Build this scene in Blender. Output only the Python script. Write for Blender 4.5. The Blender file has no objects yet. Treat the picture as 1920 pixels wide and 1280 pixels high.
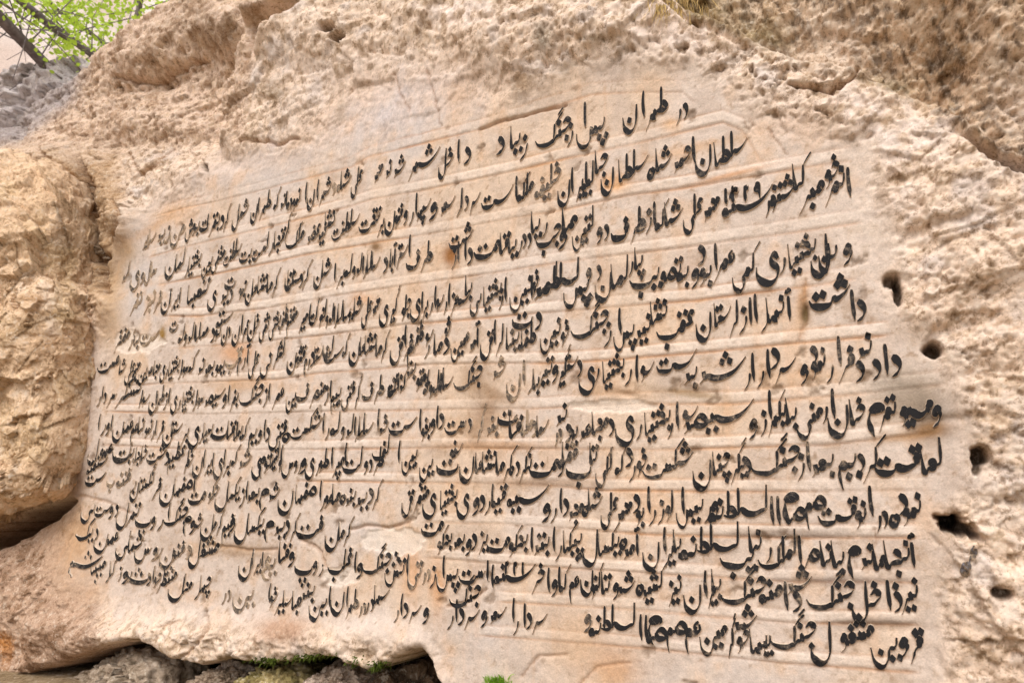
import bpy, bmesh, math, random
import numpy as np
from mathutils import Vector
R = math.radians
C = bpy.context.scene.collection
# ------------------------------------------------------------------ camera, sky, sun, exposure
ZC = 1.25                                   # eye height above the ground at the foot of the rock
PITCH = math.atan(262 / 1280)
cam_d = bpy.data.cameras.new('camera'); cam_d.sensor_width = 36; cam_d.lens = 24
cam_d.dof.use_dof = True; cam_d.dof.focus_distance = 2.3; cam_d.dof.aperture_fstop = 3.5
cam_d.clip_start = 0.05; cam_d.clip_end = 2000
cam = bpy.data.objects.new('camera', cam_d); C.objects.link(cam)
cam.location = (0, 0, ZC); cam.rotation_euler = (math.pi / 2 + PITCH, 0, 0)
bpy.context.scene.camera = cam
SUN_EL, SUN_AZ = 50, 205                    # soft daylight from above, behind and left of the viewer
w = bpy.data.worlds.new('World'); bpy.context.scene.world = w; w.use_nodes = True
nt = w.node_tree; bg = nt.nodes['Background']
sky = nt.nodes.new('ShaderNodeTexSky'); sky.sky_type = 'NISHITA'; sky.sun_disc = False
sky.sun_elevation = R(SUN_EL); sky.sun_rotation = R(SUN_AZ); sky.air_density = 1.0; sky.dust_density = 4.0; sky.ozone_density = 0.6
hs = nt.nodes.new('ShaderNodeHueSaturation'); hs.inputs['Saturation'].default_value = 0.42      # thin overcast: nearly white sky
nt.links.new(sky.outputs[0], hs.inputs['Color']); nt.links.new(hs.outputs[0], bg.inputs['Color'])
bg.inputs['Strength'].default_value = 0.15
sun_d = bpy.data.lights.new('sun', 'SUN'); sun_d.energy = 1.3; sun_d.angle = R(42); sun_d.color = (1.0, 0.97, 0.93)
sun = bpy.data.objects.new('sun', sun_d); C.objects.link(sun); sun.location = (-3, -4, 8)
_s = Vector((math.sin(R(SUN_AZ)) * math.cos(R(SUN_EL)), math.cos(R(SUN_AZ)) * math.cos(R(SUN_EL)), math.sin(R(SUN_EL))))
sun.rotation_euler = (-_s).to_track_quat('-Z', 'Y').to_euler()
vs = bpy.context.scene.view_settings
vs.view_transform = 'Standard'; vs.look = 'None'; vs.gamma = 1; vs.exposure = 0.30; vs.use_curve_mapping = False

# ------------------------------------------------------------------ helpers
def lin(r, g, b, k=1.0):
    f = lambda c: ((c / 255) / 12.92 if c / 255 <= .04045 else ((c / 255 + .055) / 1.055) ** 2.4)
    return np.array([f(r) * k, f(g) * k, f(b) * k])
def ss(a, b, x):
    t = np.clip((x - a) / (b - a), 0, 1); return t * t * (3 - 2 * t)
def _hash(ix, iy, iz, s):
    h = (ix * 374761393 + iy * 668265263 + iz * 2147483647 + s * 974711 + 1274126177) & 0xffffffff
    h = ((h ^ (h >> 13)) * 1274126177) & 0xffffffff
    h = ((h ^ (h >> 16)) * 2246822519) & 0xffffffff
    return (h ^ (h >> 15)) & 0xffffffff
def vnoise(x, y, z, s=0):                                        # smooth value noise, about -1..1
    xi = np.floor(x).astype(np.int64); yi = np.floor(y).astype(np.int64); zi = np.floor(z).astype(np.int64)
    fx = x - xi; fy = y - yi; fz = z - zi
    fx = fx * fx * fx * (fx * (fx * 6 - 15) + 10); fy = fy * fy * fy * (fy * (fy * 6 - 15) + 10); fz = fz * fz * fz * (fz * (fz * 6 - 15) + 10)
    def c(a, b, d): return _hash(xi + a, yi + b, zi + d, s) / 4294967295.0
    x00 = c(0,0,0) * (1-fx) + c(1,0,0) * fx; x10 = c(0,1,0) * (1-fx) + c(1,1,0) * fx
    x01 = c(0,0,1) * (1-fx) + c(1,0,1) * fx; x11 = c(0,1,1) * (1-fx) + c(1,1,1) * fx
    return ((x00 * (1-fy) + x10 * fy) * (1-fz) + (x01 * (1-fy) + x11 * fy) * fz) * 2 - 1
def fbm(x, y, z, f, n=4, s=0, gain=.5, ridged=False):
    t = 0; a = 1; tot = 0
    for i in range(n):
        v = vnoise(x * f + 17.3 * i, y * f - 9.1 * i, z * f + 4.7 * i, s + i * 31)
        t = t + a * ((1 - 2 * np.abs(v)) if ridged else v); tot += a; a *= gain; f *= 2.03
    return t / tot
def worley(x, y, f, s=0):                                        # distance to the nearest cell point, and that cell's random value
    X = x * f; Y = y * f; xi = np.floor(X).astype(np.int64); yi = np.floor(Y).astype(np.int64)
    best = np.full(X.shape, 9.0); val = np.zeros(X.shape)
    for a in (-1, 0, 1):
        for b in (-1, 0, 1):
            hx = _hash(xi + a, yi + b, xi * 0, s) / 4294967295.0; hy = _hash(xi + a, yi + b, xi * 0 + 7, s) / 4294967295.0
            r = _hash(xi + a, yi + b, xi * 0 + 13, s) / 4294967295.0
            d = np.hypot(xi + a + hx - X, yi + b + hy - Y); m = d < best
            best = np.where(m, d, best); val = np.where(m, r, val)
    return best, val
def facet(x, y, f, s=0, tilt=1.0):                               # broken, angular relief: each cell is a tilted flat with its own level
    X = x * f; Y = y * f; xi = np.floor(X).astype(np.int64); yi = np.floor(Y).astype(np.int64)
    best = np.full(X.shape, 9.0); out = np.zeros(X.shape); r_ = lambda a, b, k: _hash(xi + a, yi + b, xi * 0 + k, s) / 4294967295.0
    for a in (-1, 0, 1):
        for b in (-1, 0, 1):
            dx = xi + a + r_(a, b, 0) - X; dy = yi + b + r_(a, b, 7) - Y; d = np.hypot(dx, dy); m = d < best
            v = (r_(a, b, 13) - .5) + tilt * ((r_(a, b, 17) - .5) * dx + (r_(a, b, 23) - .5) * dy)
            best = np.where(m, d, best); out = np.where(m, v, out)
    return out
def facet3(x, y, z, f, s=0, tilt=1.5):
    X = x * f; Y = y * f; Q = z * f; xi = np.floor(X).astype(np.int64); yi = np.floor(Y).astype(np.int64); zi = np.floor(Q).astype(np.int64)
    best = np.full(X.shape, 9.0); out = np.zeros(X.shape); r_ = lambda a, b, c, k: _hash(xi + a, yi + b, zi + c, s + k) / 4294967295.0
    for a in (-1, 0, 1):
        for b in (-1, 0, 1):
            for c in (-1, 0, 1):
                dx = xi + a + r_(a, b, c, 0) - X; dy = yi + b + r_(a, b, c, 7) - Y; dz = zi + c + r_(a, b, c, 11) - Q; d = dx * dx + dy * dy + dz * dz; m = d < best
                v = (r_(a, b, c, 13) - .5) + tilt * ((r_(a, b, c, 17) - .5) * dx + (r_(a, b, c, 23) - .5) * dy + (r_(a, b, c, 29) - .5) * dz)
                best = np.where(m, d, best); out = np.where(m, v, out)
    return out
def tag(o, label=None, cat=None, group=None, kind=None):
    if label: o['label'] = label
    if cat: o['category'] = cat
    if group: o['group'] = group
    if kind: o['kind'] = kind
    return o
def mesh_obj(name, verts, faces, mats, parent=None, mi=None, smooth=True, col=None, alpha=1.0):
    me = bpy.data.meshes.new(name)
    V = np.asarray(verts, dtype=np.float32); me.vertices.add(len(V)); me.vertices.foreach_set('co', V.ravel())
    if isinstance(faces, np.ndarray):
        n, k = faces.shape; loops = faces.ravel(); starts = np.arange(n) * k; tot = np.full(n, k)
    else:
        loops = np.array([i for f in faces for i in f], dtype=np.int32); tot = np.array([len(f) for f in faces]); starts = np.concatenate(([0], np.cumsum(tot)[:-1]))
    me.loops.add(len(loops)); me.loops.foreach_set('vertex_index', loops.astype(np.int32))
    me.polygons.add(len(starts)); me.polygons.foreach_set('loop_start', starts.astype(np.int32))
    try: me.polygons.foreach_set('loop_total', tot.astype(np.int32))
    except Exception: pass
    for m in mats: me.materials.append(m)
    if mi is not None: me.polygons.foreach_set('material_index', np.asarray(mi, dtype=np.int32))
    me.polygons.foreach_set('use_smooth', np.full(len(starts), smooth))
    if col is not None:
        a = me.attributes.new('Col', 'FLOAT_COLOR', 'POINT')
        a.data.foreach_set('color', np.concatenate([col, np.ones((len(V), 1)) * np.reshape(alpha, (-1, 1))], 1).astype(np.float32).ravel())
    me.update(calc_edges=True); me.validate()
    o = bpy.data.objects.new(name, me); C.objects.link(o)
    if parent: o.parent = parent
    return o
def empty(name, loc=(0, 0, 0), parent=None):
    o = bpy.data.objects.new(name, None); C.objects.link(o); o.location = loc; o.empty_display_size = .05
    if parent: o.parent = parent
    return o

# ------------------------------------------------------------------ materials
def new_mat(name):
    m = bpy.data.materials.new(name); m.use_nodes = True
    n = m.node_tree.nodes; return m, n, m.node_tree.links, n['Principled BSDF']
def stone_mat(name, grain=220, bump=.36, dist=.005, spec=.12, var=.24, speck=105):
    m, n, l, p = new_mat(name)
    at = n.new('ShaderNodeAttribute'); at.attribute_name = 'Col'
    tc = n.new('ShaderNodeTexCoord')
    n1 = n.new('ShaderNodeTexNoise'); n1.inputs['Scale'].default_value = grain; n1.inputs['Detail'].default_value = 5; n1.inputs['Roughness'].default_value = .65
    n2 = n.new('ShaderNodeTexNoise'); n2.inputs['Scale'].default_value = grain * .22; n2.inputs['Detail'].default_value = 6; n2.inputs['Roughness'].default_value = .7
    l.new(tc.outputs['Object'], n1.inputs['Vector']); l.new(tc.outputs['Object'], n2.inputs['Vector'])
    ad = n.new('ShaderNodeMath'); ad.operation = 'ADD'; l.new(n1.outputs['Fac'], ad.inputs[0]); l.new(n2.outputs['Fac'], ad.inputs[1])
    mr = n.new('ShaderNodeMapRange'); mr.inputs['From Min'].default_value = .6; mr.inputs['From Max'].default_value = 1.4
    mr.inputs['To Min'].default_value = 1 - var; mr.inputs['To Max'].default_value = 1 + var
    l.new(ad.outputs[0], mr.inputs['Value'])
    mx = n.new('ShaderNodeVectorMath'); mx.operation = 'SCALE'; l.new(at.outputs['Color'], mx.inputs[0]); l.new(mr.outputs[0], mx.inputs['Scale'])
    # grains: dark tan and chalky specks where the rock is broken (alpha of the colour = how rough the surface is)
    n3 = n.new('ShaderNodeTexNoise'); n3.inputs['Scale'].default_value = speck; n3.inputs['Detail'].default_value = 4; n3.inputs['Roughness'].default_value = .62; n3.inputs['Distortion'].default_value = .6
    n4 = n.new('ShaderNodeTexNoise'); n4.inputs['Scale'].default_value = speck * .3; n4.inputs['Detail'].default_value = 4
    l.new(tc.outputs['Object'], n3.inputs['Vector']); l.new(tc.outputs['Object'], n4.inputs['Vector'])
    s3 = n.new('ShaderNodeMath'); s3.operation = 'MULTIPLY_ADD'; s3.inputs[1].default_value = .55; l.new(n4.outputs['Fac'], s3.inputs[0]); l.new(n3.outputs['Fac'], s3.inputs[2])
    def ramp(a, b_, k):
        q = n.new('ShaderNodeMapRange'); q.interpolation_type = 'SMOOTHSTEP'; q.inputs['From Min'].default_value = a; q.inputs['From Max'].default_value = b_; q.inputs['To Max'].default_value = k
        l.new(s3.outputs[0], q.inputs['Value']); m_ = n.new('ShaderNodeMath'); m_.operation = 'MULTIPLY'; l.new(q.outputs[0], m_.inputs[0]); l.new(at.outputs['Alpha'], m_.inputs[1]); return m_
    d = ramp(.76, .58, .72); lt = ramp(.80, .98, .42)
    m1 = n.new('ShaderNodeMix'); m1.data_type = 'RGBA'; m1.blend_type = 'MULTIPLY'; m1.inputs['B'].default_value = (.40, .33, .25, 1)
    l.new(d.outputs[0], m1.inputs['Factor']); l.new(mx.outputs[0], m1.inputs['A'])
    m2 = n.new('ShaderNodeMix'); m2.data_type = 'RGBA'; m2.inputs['B'].default_value = (.74, .65, .54, 1)
    l.new(lt.outputs[0], m2.inputs['Factor']); l.new(m1.outputs['Result'], m2.inputs['A'])
    l.new(m2.outputs['Result'], p.inputs['Base Color'])
    hb = n.new('ShaderNodeMath'); hb.operation = 'MULTIPLY_ADD'; l.new(s3.outputs[0], hb.inputs[0]); l.new(at.outputs['Alpha'], hb.inputs[1]); l.new(ad.outputs[0], hb.inputs[2])
    b = n.new('ShaderNodeBump'); b.inputs['Strength'].default_value = bump; b.inputs['Distance'].default_value = dist
    l.new(hb.outputs[0], b.inputs['Height']); l.new(b.outputs[0], p.inputs['Normal'])
    p.inputs['Roughness'].default_value = .9; p.inputs['Specular IOR Level'].default_value = spec
    return m
def plain(name, rgb, rough=.85, var=0, scale=60, spec=.2, trans=0):
    m, n, l, p = new_mat(name)
    p.inputs['Base Color'].default_value = (*rgb, 1); p.inputs['Roughness'].default_value = rough; p.inputs['Specular IOR Level'].default_value = spec
    if var:
        tc = n.new('ShaderNodeTexCoord'); t = n.new('ShaderNodeTexNoise'); t.inputs['Scale'].default_value = scale; t.inputs['Detail'].default_value = 5
        l.new(tc.outputs['Object'], t.inputs['Vector'])
        cr = n.new('ShaderNodeValToRGB'); cr.color_ramp.elements[0].position = .3; cr.color_ramp.elements[1].position = .7
        cr.color_ramp.elements[0].color = (*[c * (1 - var) for c in rgb], 1); cr.color_ramp.elements[1].color = (*[min(1, c * (1 + var)) for c in rgb], 1)
        l.new(t.outputs['Fac'], cr.inputs['Fac']); l.new(cr.outputs['Color'], p.inputs['Base Color'])
    if trans:
        tr = n.new('ShaderNodeBsdfTranslucent'); tr.inputs['Color'].default_value = (*rgb, 1)
        ms = n.new('ShaderNodeMixShader'); ms.inputs[0].default_value = trans
        l.new(p.outputs[0], ms.inputs[1]); l.new(tr.outputs[0], ms.inputs[2]); l.new(ms.outputs[0], n['Material Output'].inputs['Surface'])
    return m
def ink_mat(name, wear, dark):
    """black paint on the raised letters, rubbed off in flecks down to the stone"""
    m, n, l, p = new_mat(name)
    tc = n.new('ShaderNodeTexCoord')
    t = n.new('ShaderNodeTexNoise'); t.inputs['Scale'].default_value = 55; t.inputs['Detail'].default_value = 7; t.inputs['Roughness'].default_value = .72
    t2 = n.new('ShaderNodeTexNoise'); t2.inputs['Scale'].default_value = 5; t2.inputs['Detail'].default_value = 3
    l.new(tc.outputs['Object'], t.inputs['Vector']); l.new(tc.outputs['Object'], t2.inputs['Vector'])
    s = n.new('ShaderNodeMath'); s.operation = 'MULTIPLY_ADD'; s.inputs[1].default_value = .55; l.new(t2.outputs['Fac'], s.inputs[0]); l.new(t.outputs['Fac'], s.inputs[2])
    cr = n.new('ShaderNodeValToRGB'); e = cr.color_ramp.elements
    e[0].position = .80 - wear; e[0].color = (*dark, 1); e[1].position = 1.02 - wear; e[1].color = (.34, .25, .17, 1)
    mid = e.new(.90 - wear); mid.color = (.10, .08, .065, 1)
    l.new(s.outputs[0], cr.inputs['Fac']); l.new(cr.outputs['Color'], p.inputs['Base Color'])
    p.inputs['Roughness'].default_value = .75; p.inputs['Specular IOR Level'].default_value = .15
    return m
MAT_STONE = stone_mat('limestone')
MAT_BOULDER = stone_mat('boulder_stone', grain=120, bump=.55, dist=.008, speck=60)
MAT_INK = ink_mat('black_paint', -.015, (.017, .016, .017))
MAT_FADED = ink_mat('faded_paint', .13, (.055, .042, .034))
MAT_FAINT = ink_mat('faint_blue_paint', .16, (.22, .21, .23))
MAT_SIDE = plain('letter_side_stone', (.60, .49, .38), .9, .12, 150)

# ------------------------------------------------------------------ survey of the rock face: a vertical plane D in front of the eye, turned 27.6 degrees
D = 2.0
F0 = 1280.0
cp, sp = math.cos(PITCH), math.sin(PITCH)
RIGHT = np.array([1., 0, 0]); UP = np.array([0, -sp, cp]); FWD = np.array([0, cp, sp])
_d = np.array([2504.0, -(1280 * cp + 262 * sp), 0]); AX = _d / np.linalg.norm(_d)       # along the face, to the right
NV = np.array([AX[1], -AX[0], 0])                                                        # out of the face, towards the viewer
EYE = np.array([0, 0, ZC])
def wall(px, py, h=0.0):
    """measured position -> coordinates on the face (u along it, z up from eye level)"""
    px = np.asarray(px, float); py = np.asarray(py, float)
    r = (px[..., None] - 960) * RIGHT + (640 - py[..., None]) * UP + F0 * FWD
    t = -(D - h) / (r @ NV); P = r * t[..., None]
    return P @ AX, P[..., 2]
def world(u, z, h):
    return EYE + u[..., None] * AX + (h - D)[..., None] * NV + z[..., None] * np.array([0, 0, 1.])
def survey(u, z, h=0.0):
    P = world(u, z, np.zeros_like(u) + h) - EYE
    f = P @ FWD; return 960 + F0 * (P @ RIGHT) / f, 640 - F0 * (P @ UP) / f
def at(px, py, dist):
    r = (px - 960) * RIGHT + (640 - py) * UP + F0 * FWD
    return EYE + r / np.linalg.norm(r) * dist
# ------------------------------------------------------------------ the rock face (one height field over u, z)
def steps(a, b, s0, s1):
    """positions from a to b whose spacing runs from s0 to s1"""
    out = [a]
    while out[-1] < b:
        k = (out[-1] - a) / (b - a); out.append(out[-1] + s0 + (s1 - s0) * min(1, max(0, k)))
    return out
us = np.array([-9, -8.4, -7.8, -7.2, -6.7, -6.2, -5.8, -5.4, -5.1, -4.85] + steps(-4.65, .42, .0095, .0036) + steps(.425, 1.3, .005, .011) + [1.33, 1.4, 1.5, 1.65, 1.85])
zs = np.array([-ZC - .05, -1.18, -1.1, -1.02] + steps(-.96, 1.30, .0046, .0046) + steps(1.31, 3.25, .006, .012) + [3.32, 3.4, 3.5, 3.65, 3.85, 4.1, 4.5])
U, Z = np.meshgrid(us, zs)
PX, PY = survey(U, Z)
LINE_EDGES = [   # the carved rules between the lines of writing
 [(285,406),(425,373),(520,348),(658,313),(692,293),(837,258),(915,240),(1012,207),(1110,177),(1200,172),(1280,172),(1298,190)],
 [(280,481),(401,450),(563,411),(658,387),(697,374),(806,355),(963,321),(1058,298),(1193,269),(1320,238),(1356,230),(1392,245),(1425,300)],
 [(297,534),(406,513),(600,472),(721,452),(857,430),(988,404),(1052,393),(1193,365),(1334,345),(1474,320),(1594,301)],
 [(305,592),(378,592),(499,578),(618,556),(745,537),(915,513),(1058,491),(1277,465),(1474,437),(1549,426),(1612,417)],
 [(330,652),(451,645),(600,629),(770,607),(915,595),(1137,577),(1305,563),(1474,540),(1498,538),(1600,522)],
 [(230,722),(330,718),(523,711),(600,699),(818,682),(1058,680),(1165,673),(1334,659),(1474,644),(1661,628)],
 [(208,771),(378,776),(600,771),(840,767),(1000,765),(1200,757),(1380,756),(1605,739),(1762,722)],
 [(190,833),(400,842),(598,842),(778,839),(1018,840),(1221,843),(1474,835),(1549,834),(1746,812)],
 [(560,900),(1018,908),(1137,919),(1474,921),(1732,919)],
 [(793,978),(940,982),(1018,987),(1221,1001),(1474,1007),(1717,1007)],
 [(802,1045),(940,1056),(1137,1069),(1474,1089),(1717,1091)],
 [(935,1127),(1193,1142),(1474,1167),(1717,1170)],
 [(900,1190),(1221,1215),(1474,1243),(1717,1259)]]
PANEL = [(262,425),(420,365),(640,310),(900,235),(1010,190),(1120,150),(1290,140),(1390,200),(1450,270),(1610,285),(1630,420),(1640,560),(1690,620),(1780,720),(1795,830),(1790,900),(1745,960),
         (1740,1100),(1750,1300),(840,1300),(830,1200),(660,1165),(480,1150),(300,1120),(130,1090),(120,1040),(150,930),(165,840),(180,740),(190,660),(235,560),(220,500)]
def poly_sd(px, py, poly):
    d = np.full(px.shape, 1e9); ins = np.zeros(px.shape, bool); n = len(poly)
    for i in range(n):
        x0, y0 = poly[i]; x1, y1 = poly[(i + 1) % n]; ex, ey = x1 - x0, y1 - y0
        t = np.clip(((px - x0) * ex + (py - y0) * ey) / (ex * ex + ey * ey), 0, 1)
        d = np.minimum(d, np.hypot(px - x0 - t * ex, py - y0 - t * ey))
        c = ((y0 > py) != (y1 > py)); xx = x0 + (py - y0) / (ey if ey else 1e-9) * ex
        ins ^= c & (px < xx)
    return np.where(ins, -d, d)
def line_d(px, py, pts):
    d = np.full(px.shape, 1e9)
    for (x0, y0), (x1, y1) in zip(pts[:-1], pts[1:]):
        ex, ey = x1 - x0, y1 - y0
        t = np.clip(((px - x0) * ex + (py - y0) * ey) / (ex * ex + ey * ey), 0, 1)
        d = np.minimum(d, np.hypot(px - x0 - t * ex, py - y0 - t * ey))
    return d
def gauss(px, py, x, y, rx, ry, ang=0):
    a = R(ang); dx = px - x; dy = py - y; ca, sa = math.cos(a), math.sin(a)
    return np.exp(-(((dx * ca + dy * sa) / rx) ** 2 + ((-dx * sa + dy * ca) / ry) ** 2))
def fx(x, pts): return np.interp(x, [p[0] for p in pts], [p[1] for p in pts])
def fy(y, pts): return np.interp(y, [p[1] for p in pts], [p[0] for p in pts])
SKYLINE = [(-400,330),(-100,262),(0,240),(60,205),(120,165),(160,135),(185,100),(250,48),(330,2),(400,-40),(600,-150),(700,-400)]
RIDGE = [(1150,-60),(1230,-4),(1290,48),(1400,96),(1480,140),(1600,172),(1700,215),(1790,258),(1860,310),(1960,350),(2300,430)]
PALE_EDGE = [(640,-40),(560,14),(505,55),(490,100),(482,170),(470,240),(470,300)]     # x as a function of y
FOOT = [(-300,1330),(0,1290),(60,1265),(120,1243),(200,1215),(262,1196),(300,1216),(335,1236),(390,1246),(440,1230),(500,1243),(560,1236),(620,1228),(660,1240),(700,1256),(740,1236),(770,1222),(792,1217),(812,1240),(826,1275),(860,1330),(960,1400),(2300,1500)]
def macro(PX, PY):
    h = np.zeros_like(PX)
    h += .03 * ss(170, -60, PY) * ss(420, 560, PX)                         # the face leans out above the writing
    h += .06 * ss(1700, 1900, PX)
    h += .05 * gauss(PX, PY, 1000, 60, 230, 70) + .05 * gauss(PX, PY, 600, 60, 90, 70)
    e = fx(PX, RIDGE) - PY                                                  # above the pale ridge the rock steps back, then comes forward
    h += (-.10 * ss(0, 26, e) + .10 * ss(60, 330, e) * ss(1350, 1750, PX)) * ss(1100, 1250, PX)
    h -= .05 * gauss(PX, PY, 1760, 170, 50, 120, 15)
    w_ = fy(PY, PALE_EDGE) - PX
    up = ss(330, 250, PY)
    h += (-.16 * ss(0, 45, w_)) * up * ss(-40, 40, 700 - PX)
    h += .13 * gauss(PX, PY, 250, 90, 130, 60, -30) + .14 * gauss(PX, PY, 420, 40, 90, 60) - .04 * gauss(PX, PY, 300, 150, 80, 16, -18) + .08 * gauss(PX, PY, 200, 230, 130, 55)
    h += .06 * gauss(PX, PY, 330, 235, 90, 40) - .08 * gauss(PX, PY, 225, 330, 40, 50)
    h += .13 * gauss(PX, PY, 205, 400, 45, 55) - .16 * gauss(PX, PY, 175, 470, 30, 60) + .06 * gauss(PX, PY, 190, 570, 30, 40)
    h += .20 * gauss(PX, PY, 40, 285, 130, 50) + .10 * gauss(PX, PY, -60, 330, 120, 60)
    h += .12 * gauss(PX, PY, 40, 1140, 120, 110) + .05 * gauss(PX, PY, 160, 1190, 90, 40)
    h -= .10 * gauss(PX, PY, 20, 985, 140, 44, -24) * ss(210, 125, PX)
    h += .04 * gauss(PX, PY, 400, 1190, 260, 36) + .03 * gauss(PX, PY, 700, 1200, 90, 30)
    return h
H0 = macro(PX, PY)
PX, PY = survey(U, Z, H0)
H0 = macro(PX, PY)
PX, PY = survey(U, Z, H0)
X3 = (U, Z, H0)
sdp = poly_sd(PX, PY, PANEL)
wob = fbm(U, Z, 0 * U, 5, 4, 3) * 30 + fbm(U, Z, 0 * U, 24, 3, 4) * 16
rough = ss(-14, 70, sdp + wob)
smooth_top = np.clip(gauss(PX, PY, 760, 215, 190, 85, -14) * 1.4 + gauss(PX, PY, 450, 330, 120, 40, -14) * 1.2 + gauss(PX, PY, 1500, 250, 90, 40, 20) * .8, 0, 1)
spk = None
smooth_low = np.clip(gauss(PX, PY, 1300, 1270, 420, 50) + gauss(PX, PY, 260, 1130, 150, 45), 0, 1)
rgh = rough * (1 - .80 * smooth_top) * (1 - .6 * smooth_low)
# relief
n_big = fbm(U, Z, 0 * U, 2.2, 4, 11); n_mid = fbm(U, Z, 0 * U, 7, 4, 12); n_lay = fbm(U * .45, Z * 1.8, 0 * U, 9, 4, 14)
n_rid = fbm(U, Z, 0 * U, 20, 4, 13, .55, True); n_fin = fbm(U, Z, 0 * U, 62, 4, 15, .62)
H = H0.copy()
fw = .022 * n_mid + .010 * n_rid
fa = facet(U + fw, Z * 1.25 + fw, 5.5, 201, 1.6); fb_ = facet(U - fw, Z * 1.3 + .8 * fw, 15, 202, 1.5); fc = facet(U + .006 * n_fin, Z + .006 * n_rid, 42, 203, 1.5)
H += rgh * (.024 * fa + .012 * fb_ + .0055 * fc)
H += rgh * (.022 * n_big + .016 * n_mid + .009 * n_lay + .005 * n_rid + .0065 * n_fin + .010)
w1, v1 = worley(U + .022 * n_fin + .012 * n_rid, Z + .022 * n_rid, 19, 5); w2, v2 = worley(U + .013 * n_fin, Z + .010 * n_rid - .008 * n_fin, 46, 6)
crumb = np.clip(gauss(PX, PY, 1200, 90, 330, 110, 12) + gauss(PX, PY, 280, 190, 220, 130) + gauss(PX, PY, 1480, 190, 130, 60, 20) + gauss(PX, PY, 60, 160, 120, 60) + .55 * ss(1640, 1800, PX) + .5 * gauss(PX, PY, 560, 1215, 200, 40) + .5 * gauss(PX, PY, 230, 400, 60, 60), 0, 1.2)
pit1 = ss(.40, .14, w1) * (v1 > .84); pit2 = ss(.45, .10, w2) * (v2 > .62)
H -= rgh * crumb * (.018 * pit1 + .014 * pit2)
H += (1 - rgh) * (.006 * n_big + .0022 * n_mid + .0010 * n_rid + .0013 * n_fin)
pit3 = ss(.40, .12, w1) * (v1 > .955) * (1 - rough)
H -= .007 * pit3
# furrowed upper right rock, running down
fur = fbm((U + .25 * Z) * 3.2, Z * .8, 0 * U, 11, 5, 21, .65)
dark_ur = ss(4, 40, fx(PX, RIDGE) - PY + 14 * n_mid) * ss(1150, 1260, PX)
H += dark_ur * (.016 * fur + .008 * n_rid + .006 * n_fin)
# rules: a rounded raised fillet with a narrow groove under it
rust = np.zeros_like(U); groove = np.zeros_like(U); pale = np.zeros_like(U)
wl = fbm(U, Z, 0 * U, 6, 3, 23) * 1.1
for i, pts in enumerate(LINE_EDGES):
    x0, x1 = pts[0][0], pts[-1][0]
    if i in (0, 1):                                      # the first two rules bend round at their ends
        dd = line_d(PX, PY + wl, pts); side = PY + wl - fx(PX, pts)
        side = np.where(dd < np.abs(side) * .6, np.sign(side) * dd, side)
    else: side = PY + wl - fx(PX, pts)
    m = ss(x0 - 18, x0 + 22, PX) * ss(x1 + 14, x1 - 14, PX) * (.55 + .45 * ss(-.25, .25, fbm(U, Z, 0 * U, 3, 2, 40 + i)))
    sc = (PX + 1544) / 3144 * 11                         # one pen width at this spot
    q = side / sc
    H += m * (.0025 * ss(-2.3, -1.7, q) * ss(-.05, -.5, q) * (.3 if i == 0 else 1) * (1 + .5 * n_fin) - .0028 * np.exp(-(q / .2) ** 2) - .0016 * np.exp(-((q + 2.3) / .2) ** 2))
    g = m * np.maximum(np.exp(-(q / .19) ** 2), .45 * np.exp(-((q + 2.3) / .17) ** 2)) * (.45 + .5 * ss(-.2, .4, fbm(U, Z, 0 * U, 4, 3, 90 + i)))
    pale = np.maximum(pale, m * ss(-2.4, -1.8, q) * ss(0, -.5, q) * (.3 if i == 0 else 1))
    groove = np.maximum(groove, g)
    rust = np.maximum(rust, m * np.maximum(np.exp(-((q - .1) / .26) ** 2), .5 * np.exp(-((q + 2.3) / .22) ** 2)) * ss(-.35, .35, fbm(U, Z, 0 * U, 2.5, 3, 60 + i)))
# holes, slots and cracks
recess_shade = np.zeros_like(U)
HOLES = {(1806,992),(1784,985),(1840,856),(1832,880),(1683,548),(1752,655),(1878,1112),(612,50),(632,68),(389,318),(1668,528)}
for (x, y, rx, ry, dep, ang) in [(1806,992,50,17,.17,24),(1784,985,22,20,.10,0),(1840,856,19,19,.11,0),(1832,880,10,12,.05,0),(1683,548,9,36,.08,-8),(1668,528,14,14,.05,0),(1752,655,20,15,.10,0),(1795,612,60,20,.05,-22),(1878,1112,20,12,.07,15),
        (612,50,17,11,.09,0),(632,68,13,9,.10,0),(389,318,5,11,.05,-14),(30,243,22,24,.16,0),(1509,588,9,20,.03,0),(1306,730,40,8,.02,12),(1178,742,18,6,.02,14),(1500,700,6,6,.01,0),
        (900,770,18,30,.012,0),(1630,258,9,4,.03,-30),(1750,130,9,50,.03,8),(1640,150,30,12,.03,-20),(1310,60,10,20,.03,0),(1790,245,26,16,.05,20),(1850,700,60,10,.04,-10),(1880,460,60,9,.035,-10),(1780,420,50,9,.03,-15),(1400,86,18,9,.05,-20),
        (55,200,10,6,.03,0),(140,300,14,24,.06,0),(205,272,9,28,.04,-10),(170,345,10,14,.05,0),(250,270,10,12,.04,0),(1880,940,40,9,.03,10),(1850,1180,50,10,.03,20),(1700,1180,40,8,.012,0),(1830,780,70,8,.03,-8)]:
    k = gauss(PX + .30 * rx * (n_fin + .8 * n_rid), PY + .30 * ry * (n_rid - n_fin + n_mid), x, y, rx, ry, ang); hole = (x, y) in HOLES; k = ss(.22, .72, k) if hole else k * .8; H -= (.85 if hole else .6) * dep * k; recess_shade = np.maximum(recess_shade, k * (1 if hole else .25 * (dep > .028)))
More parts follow.
